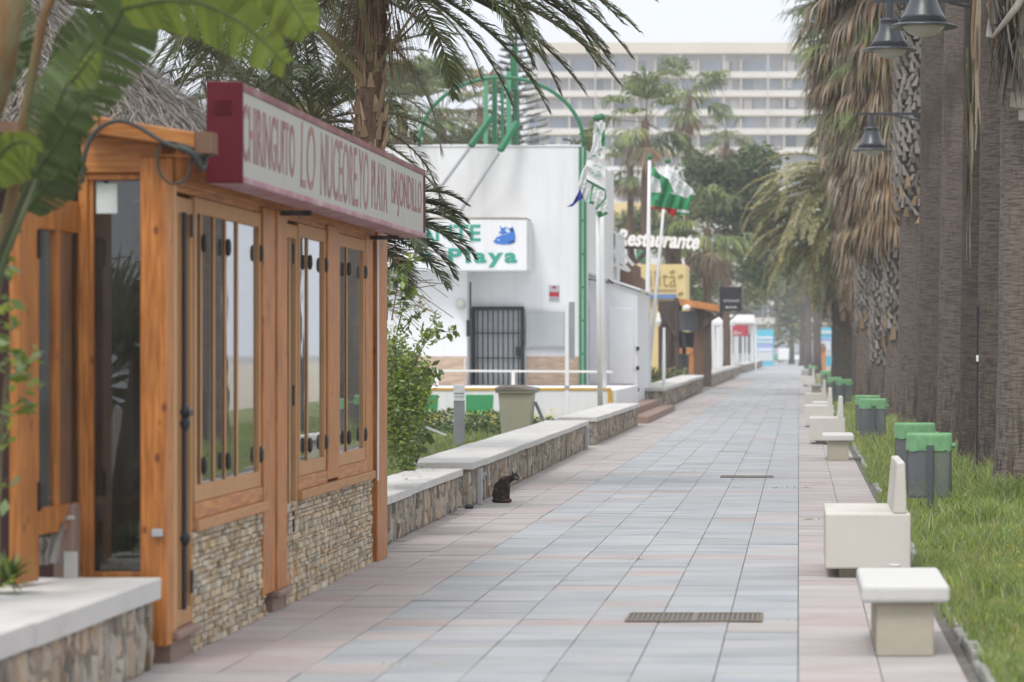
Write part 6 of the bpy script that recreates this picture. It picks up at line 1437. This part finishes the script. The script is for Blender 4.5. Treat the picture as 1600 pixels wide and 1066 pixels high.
# drooping date palm in the distance
dpm = thing('date_palm', 'big far date palm with dark trunk, its pale fronds drooping over the promenade end', 'tree', (1.62, 103, 0))
x, y = 1.62, 103
ptrunk(dpm, x, y, -.05, 6.2, .46, .42, 'trunk_dark', 120, (0, 0), (.3, 1))
fo = FO()
for k in range(120):
    e = R(-.5, .95); frond(fo, (x + R(-.2, .2), y, R(5.2, 8.0)), k * 2.4 + R(-.2, .2), e, e - R(1.1, 1.9), R(3.0, 4.3), 52, .5, .034, 0 if R(0, 1) < .7 else 2, 1, .7)
for k in range(30): e = R(-.1, .6); frond(fo, (x, y, R(5.2, 8)), R(2.0, 4.3), e, e - R(1.2, 1.8), R(3.6, 4.8), 52, .5, .034, 0, 1, .7)
fo.build('crown', ['phoenix_pale', 'rachis', 'phoenix'], dpm)
fo = FO()
for k in range(34): frond(fo, (x, y, R(4.2, 5.4)), R(0, 6.28), R(-1.2, -.7), R(-1.6, -1.4), R(1.4, 2.2), 26, .35, .03, 0, 0, .6)
fo.build('dead_fronds', ['fan_dead'], dpm)

# ================================================================== street lamps
def lamp(label, px, py, Y, D, xp):
    """py: rim line; D: rim diameter; xp: x of the pole"""
    c = P(px, py, Y); t = thing('street_lamp', label, 'street lamp', (xp, Y, 0), 'hanging bell street lamps')
    s = D / .72; z = c.z; top = z + .62 * s
    b = MB(); b.lathe([(.10, 0), (.10, .5), (.06, .6), (.05, 3), (.042, top + .12)], (xp, Y, 0), 14); b.build('pole', 'lamp_metal', t, smooth=True)
    b = MB(); b.bar((xp, Y, top), (c.x - .20 * s, Y, top), .035, .045); b.tube([(xp, Y, top - .55), (xp - .35, Y, top - .12), (xp - .8, Y, top - .02)], .018, 8); b.build('arm', 'lamp_metal', t)
    b = MB(); b.lathe([(.052, .40), (.052, .62)], (c.x, c.y, z), 14); b.build('hanger', 'lamp_metal', t)
    b = MB(); b.lathe([(.235, .06), (.20, .12), (.165, .19), (.135, .27), (.12, .34), (.115, .37), (.125, .375), (.12, .40), (.085, .405)][::1] and [(q[0] * s, q[1] * s) for q in [(.24, .055), (.215, .10), (.18, .16), (.15, .23), (.128, .30), (.12, .345), (.128, .352), (.125, .385), (.07, .40)]], (c.x, c.y, z), 36); sh = b.build('shade', 'lamp_metal', t, smooth=True)
    b = MB(); b.lathe([(q[0] * s, q[1] * s) for q in [(.235, .012), (.246, .018), (.246, .052), (.238, .058)]], (c.x, c.y, z), 36); b.build('band', 'black', sh)
    b = MB(); b.lathe([(q[0] * s, q[1] * s) for q in [(.225, .0), (.355, -.022), (.36, -.016), (.30, .012), (.24, .02)]], (c.x, c.y, z), 40); b.build('rim', 'lamp_metal', sh, smooth=True)
    b = MB(); b.lathe([(q[0] * s, q[1] * s) for q in [(.03, -.118), (.10, -.105), (.165, -.072), (.205, -.03), (.222, .0)]], (c.x, c.y, z), 32); b.build('globe', 'lamp_globe', t, smooth=True)
lamp('large bell street lamp at the top edge, nearest of the hanging lamps', 1443, 40, 29.5, .72, 2.75)
lamp('bell street lamp just left of and below the largest lamp', 1390, 77, 37, .72, 2.72)
lamp('lowest bell street lamp hanging before the shaggy palm skirt', 1362, 234, 50, .72, 2.45)

# ================================================================== the cat
def cat():
    o = Vector((-3.115, 30.35, 0)); t = thing('cat', 'tortoiseshell cat sitting by the rubble wall and looking along the promenade', 'cat', o)
    bm = bmesh.new()
    def ell(c, r, rot=(0, 0, 0)):
        m = Matrix.Translation(c) @ Matrix.Rotation(rot[2], 4, 'Z') @ Matrix.Rotation(rot[1], 4, 'Y') @ Matrix.Rotation(rot[0], 4, 'X') @ Matrix.Diagonal((*r, 1))
        bmesh.ops.create_icosphere(bm, subdivisions=3, radius=1, matrix=m)
    def limb(pts, rad):
        for i in range(len(pts) - 1):
            a, c = Vector(pts[i]), Vector(pts[i + 1]); n = max(2, int((c - a).length / (min(rad[i], rad[i + 1]) * .45)))
            for k in range(n + 1): f = k / n; r = rad[i] + (rad[i + 1] - rad[i]) * f; ell(a.lerp(c, f), (r, r, r))
    ell((-.034, 0, .088), (.082, .078, .088)); ell((-.026, 0, .150), (.076, .068, .085), (0, .30, 0)); ell((.010, .0, .210), (.064, .056, .072), (0, .5, 0))     # rump, back, shoulders
    ell((.030, 0, .165), (.044, .048, .075), (0, .1, 0)); ell((.058, .0, .240), (.042, .040, .044), (0, .6, 0)); ell((.090, -.004, .256), (.034, .033, .034))       # chest, neck
    for s in (-1, 1):
        ell((-.018, s * .058, .068), (.066, .032, .066), (0, .3, 0)); limb([(.0, s * .066, .02), (.070, s * .06, .018)], [.021, .018])     # haunch and hind foot
        limb([(.042, s * .030, .165), (.048, s * .030, .085), (.052, s * .029, .028)], [.030, .0195, .016]); ell((.066, s * .029, .015), (.024, .017, .015))      # fore leg and paw
    limb([(-.09, .03, .03), (-.10, -.02, .022), (-.07, -.075, .02), (.0, -.10, .018), (.075, -.090, .017)], [.02, .018, .017, .016, .012])      # tail round the feet
    # head, turned a little toward the camera
    hc = Vector((.126, -.012, .270)); yaw = -.62; Rm = Matrix.Rotation(yaw, 3, 'Z')
    H_ = lambda x, y, z: hc + Rm @ Vector((x, y, z))
    ell(hc, (.045, .045, .040), (0, 0, yaw)); ell(H_(.026, .018, -.010), (.021, .019, .016)); ell(H_(.026, -.018, -.010), (.021, .019, .016)); ell(H_(.038, 0, -.010), (.016, .017, .013)); ell(H_(.030, 0, -.024), (.014, .014, .010)); ell(H_(.028, 0, .008), (.018, .012, .014))
    for s in (-1, 1):      # ears
        for k in range(9): f = k / 8; ell(H_(-.004 - .004 * f, s * (.027 + .007 * f), .026 + .040 * f), (.008 * (1 - f * .75) + .0015, .019 * (1 - f * .85) + .0015, .010 * (1 - f * .5)), (0, 0, yaw))
    me = bpy.data.meshes.new('tmp'); bm.to_mesh(me); bm.free(); ob = bpy.data.objects.new('tmp', me); COL.objects.link(ob)
    md = ob.modifiers.new('r', 'REMESH'); md.mode = 'VOXEL'; md.voxel_size = .0042
    sm = ob.modifiers.new('s', 'SMOOTH'); sm.factor = .5; sm.iterations = 4
    bpy.context.view_layer.update(); em = bpy.data.meshes.new_from_object(ob.evaluated_get(bpy.context.evaluated_depsgraph_get())); bpy.data.objects.remove(ob)
    em.name = 'body'; em.materials.clear(); em.materials.append(M['cat_fur']); em.polygons.foreach_set('use_smooth', [True] * len(em.polygons)); body = link('body', em, t)
    for s in (-1, 1):
        b = MB(); b.lathe([(.001, -.0065), (.005, -.004), (.0068, 0), (.005, .004), (.001, .0065)], H_(.0365, s * .0165, .006), 12); b.build('eye', 'cat_eye', t, smooth=True, world=False)
        b = MB(); b.prism([H_(.003, s * .020, .030), H_(.003, s * .036, .030), H_(-.003, s * .031, .058)], Rm @ Vector((.0035, 0, 0))); b.build('inner_ear', 'cat_pink', t, world=False)
    b = MB(); b.lathe([(.002, -.004), (.006, 0), (.002, .004)], H_(.0535, 0, -.004), 10); b.build('nose', 'cat_pink', t, smooth=True, world=False)
    b = MB()
    for s in (-1, 1): b.lathe([(.001, -.0075), (.010, -.004), (.012, .001), (.007, .006), (.001, .008)], H_(.0425, s * .0085, -.0135), 12)
    b.build('muzzle', 'cat_pale', t, smooth=True, world=False)
    b = MB()
    for s in (-1, 1):
        for k in range(4): b.tube([H_(.048, s * .012, -.012), H_(.055, s * .040, -.012 + (k - 1.5) * .008), H_(.045, s * .066, -.016 + (k - 1.5) * .016)], .0005, 4)
    tag(b.build('whiskers', 'flag_white', t, world=False), kind='stuff')
cat()

# ================================================================== haze, sky, sun, camera
hz = bpy.data.materials.new('haze'); hz.use_nodes = True; nt = hz.node_tree; nt.nodes.clear(); o_ = nn(nt, 'ShaderNodeOutputMaterial'); pv_ = nn(nt, 'ShaderNodeVolumePrincipled')
pv_.inputs['Color'].default_value = (.93, .95, 1, 1); pv_.inputs['Density'].default_value = HAZE if 'HAZE' in globals() else .00055; pv_.inputs['Anisotropy'].default_value = .2
nt.links.new(pv_.outputs[0], o_.inputs['Volume'])
M['haze'] = hz
b = MB(); b.box(-420, 420, -80, 920, -2.0, 58); tag(b.build('haze', 'haze'), kind='stuff')
w = bpy.data.worlds.new('World'); sc.world = w; w.use_nodes = True; nt = w.node_tree; nt.nodes.clear()
SUN_EL, SUN_AZ = math.radians(58), math.radians(200)      # behind the camera, a little to the left
sky = nn(nt, 'ShaderNodeTexSky', sky_type='NISHITA'); sky.sun_disc = False; sky.sun_elevation = SUN_EL; sky.sun_rotation = SUN_AZ
sky.air_density = 1.0; sky.dust_density = 6.0; sky.ozone_density = 1.0
hs = nn(nt, 'ShaderNodeHueSaturation'); hs.inputs['Saturation'].default_value = .45; nt.links.new(sky.outputs[0], hs.inputs['Color'])
# overcast: a bright cloud deck, brighter overhead than at the horizon, over the Nishita sky
tcw = nn(nt, 'ShaderNodeTexCoord'); sx = nn(nt, 'ShaderNodeSeparateXYZ'); nt.links.new(tcw.outputs['Generated'], sx.inputs[0])
deck = mixc(nt, mrange(nt, sx.outputs[2], .0, 1.0, 0, 1), (5.35, 5.55, 6.05), (9.2, 9.5, 10.0))
cl = noise(nt, tcw.outputs['Generated'], 2.2, (1, 1, 2.5), 5, .5)
deck = mixc(nt, mrange(nt, cl, .35, .7, 0, .14), deck, (4.5, 4.7, 5.2))
skyc = mixc(nt, .85, hs.outputs[0], deck)
bg = nn(nt, 'ShaderNodeBackground'); bg.inputs['Strength'].default_value = .15; nt.links.new(skyc, bg.inputs[0]); wo = nn(nt, 'ShaderNodeOutputWorld'); nt.links.new(bg.outputs[0], wo.inputs[0])
ld = bpy.data.lights.new('sun', 'SUN'); ld.energy = 1.5; ld.angle = math.radians(16); ld.color = (1, .97, .92); lo = bpy.data.objects.new('sun', ld); COL.objects.link(lo)
sd = Vector((math.sin(SUN_AZ) * math.cos(SUN_EL), math.cos(SUN_AZ) * math.cos(SUN_EL), math.sin(SUN_EL))); lo.rotation_euler = sd.to_track_quat('Z', 'Y').to_euler(); lo.location = sd * 40
cam = bpy.data.cameras.new('camera'); co_ = bpy.data.objects.new('camera', cam); COL.objects.link(co_); sc.camera = co_
co_.location = (0, 0, H); co_.rotation_euler = (math.radians(90), 0, 0)
cam.sensor_width = 36; cam.lens = F * 36 / 1600; cam.shift_x = -448 / 1600; cam.shift_y = 15 / 1600; cam.clip_start = .5; cam.clip_end = 2000
cam.dof.use_dof = True; cam.dof.focus_distance = 29; cam.dof.aperture_fstop = 2.9; cam.dof.aperture_blades = 9
sc.render.engine = 'CYCLES'; sc.cycles.max_bounces = 8; sc.cycles.transparent_max_bounces = 12; sc.cycles.volume_bounces = 1; sc.cycles.use_denoising = True
sc.cycles.sample_clamp_indirect = 6
sc.view_settings.view_transform = 'Standard'; sc.view_settings.look = 'None'; sc.view_settings.exposure = 0.28; sc.view_settings.gamma = 1
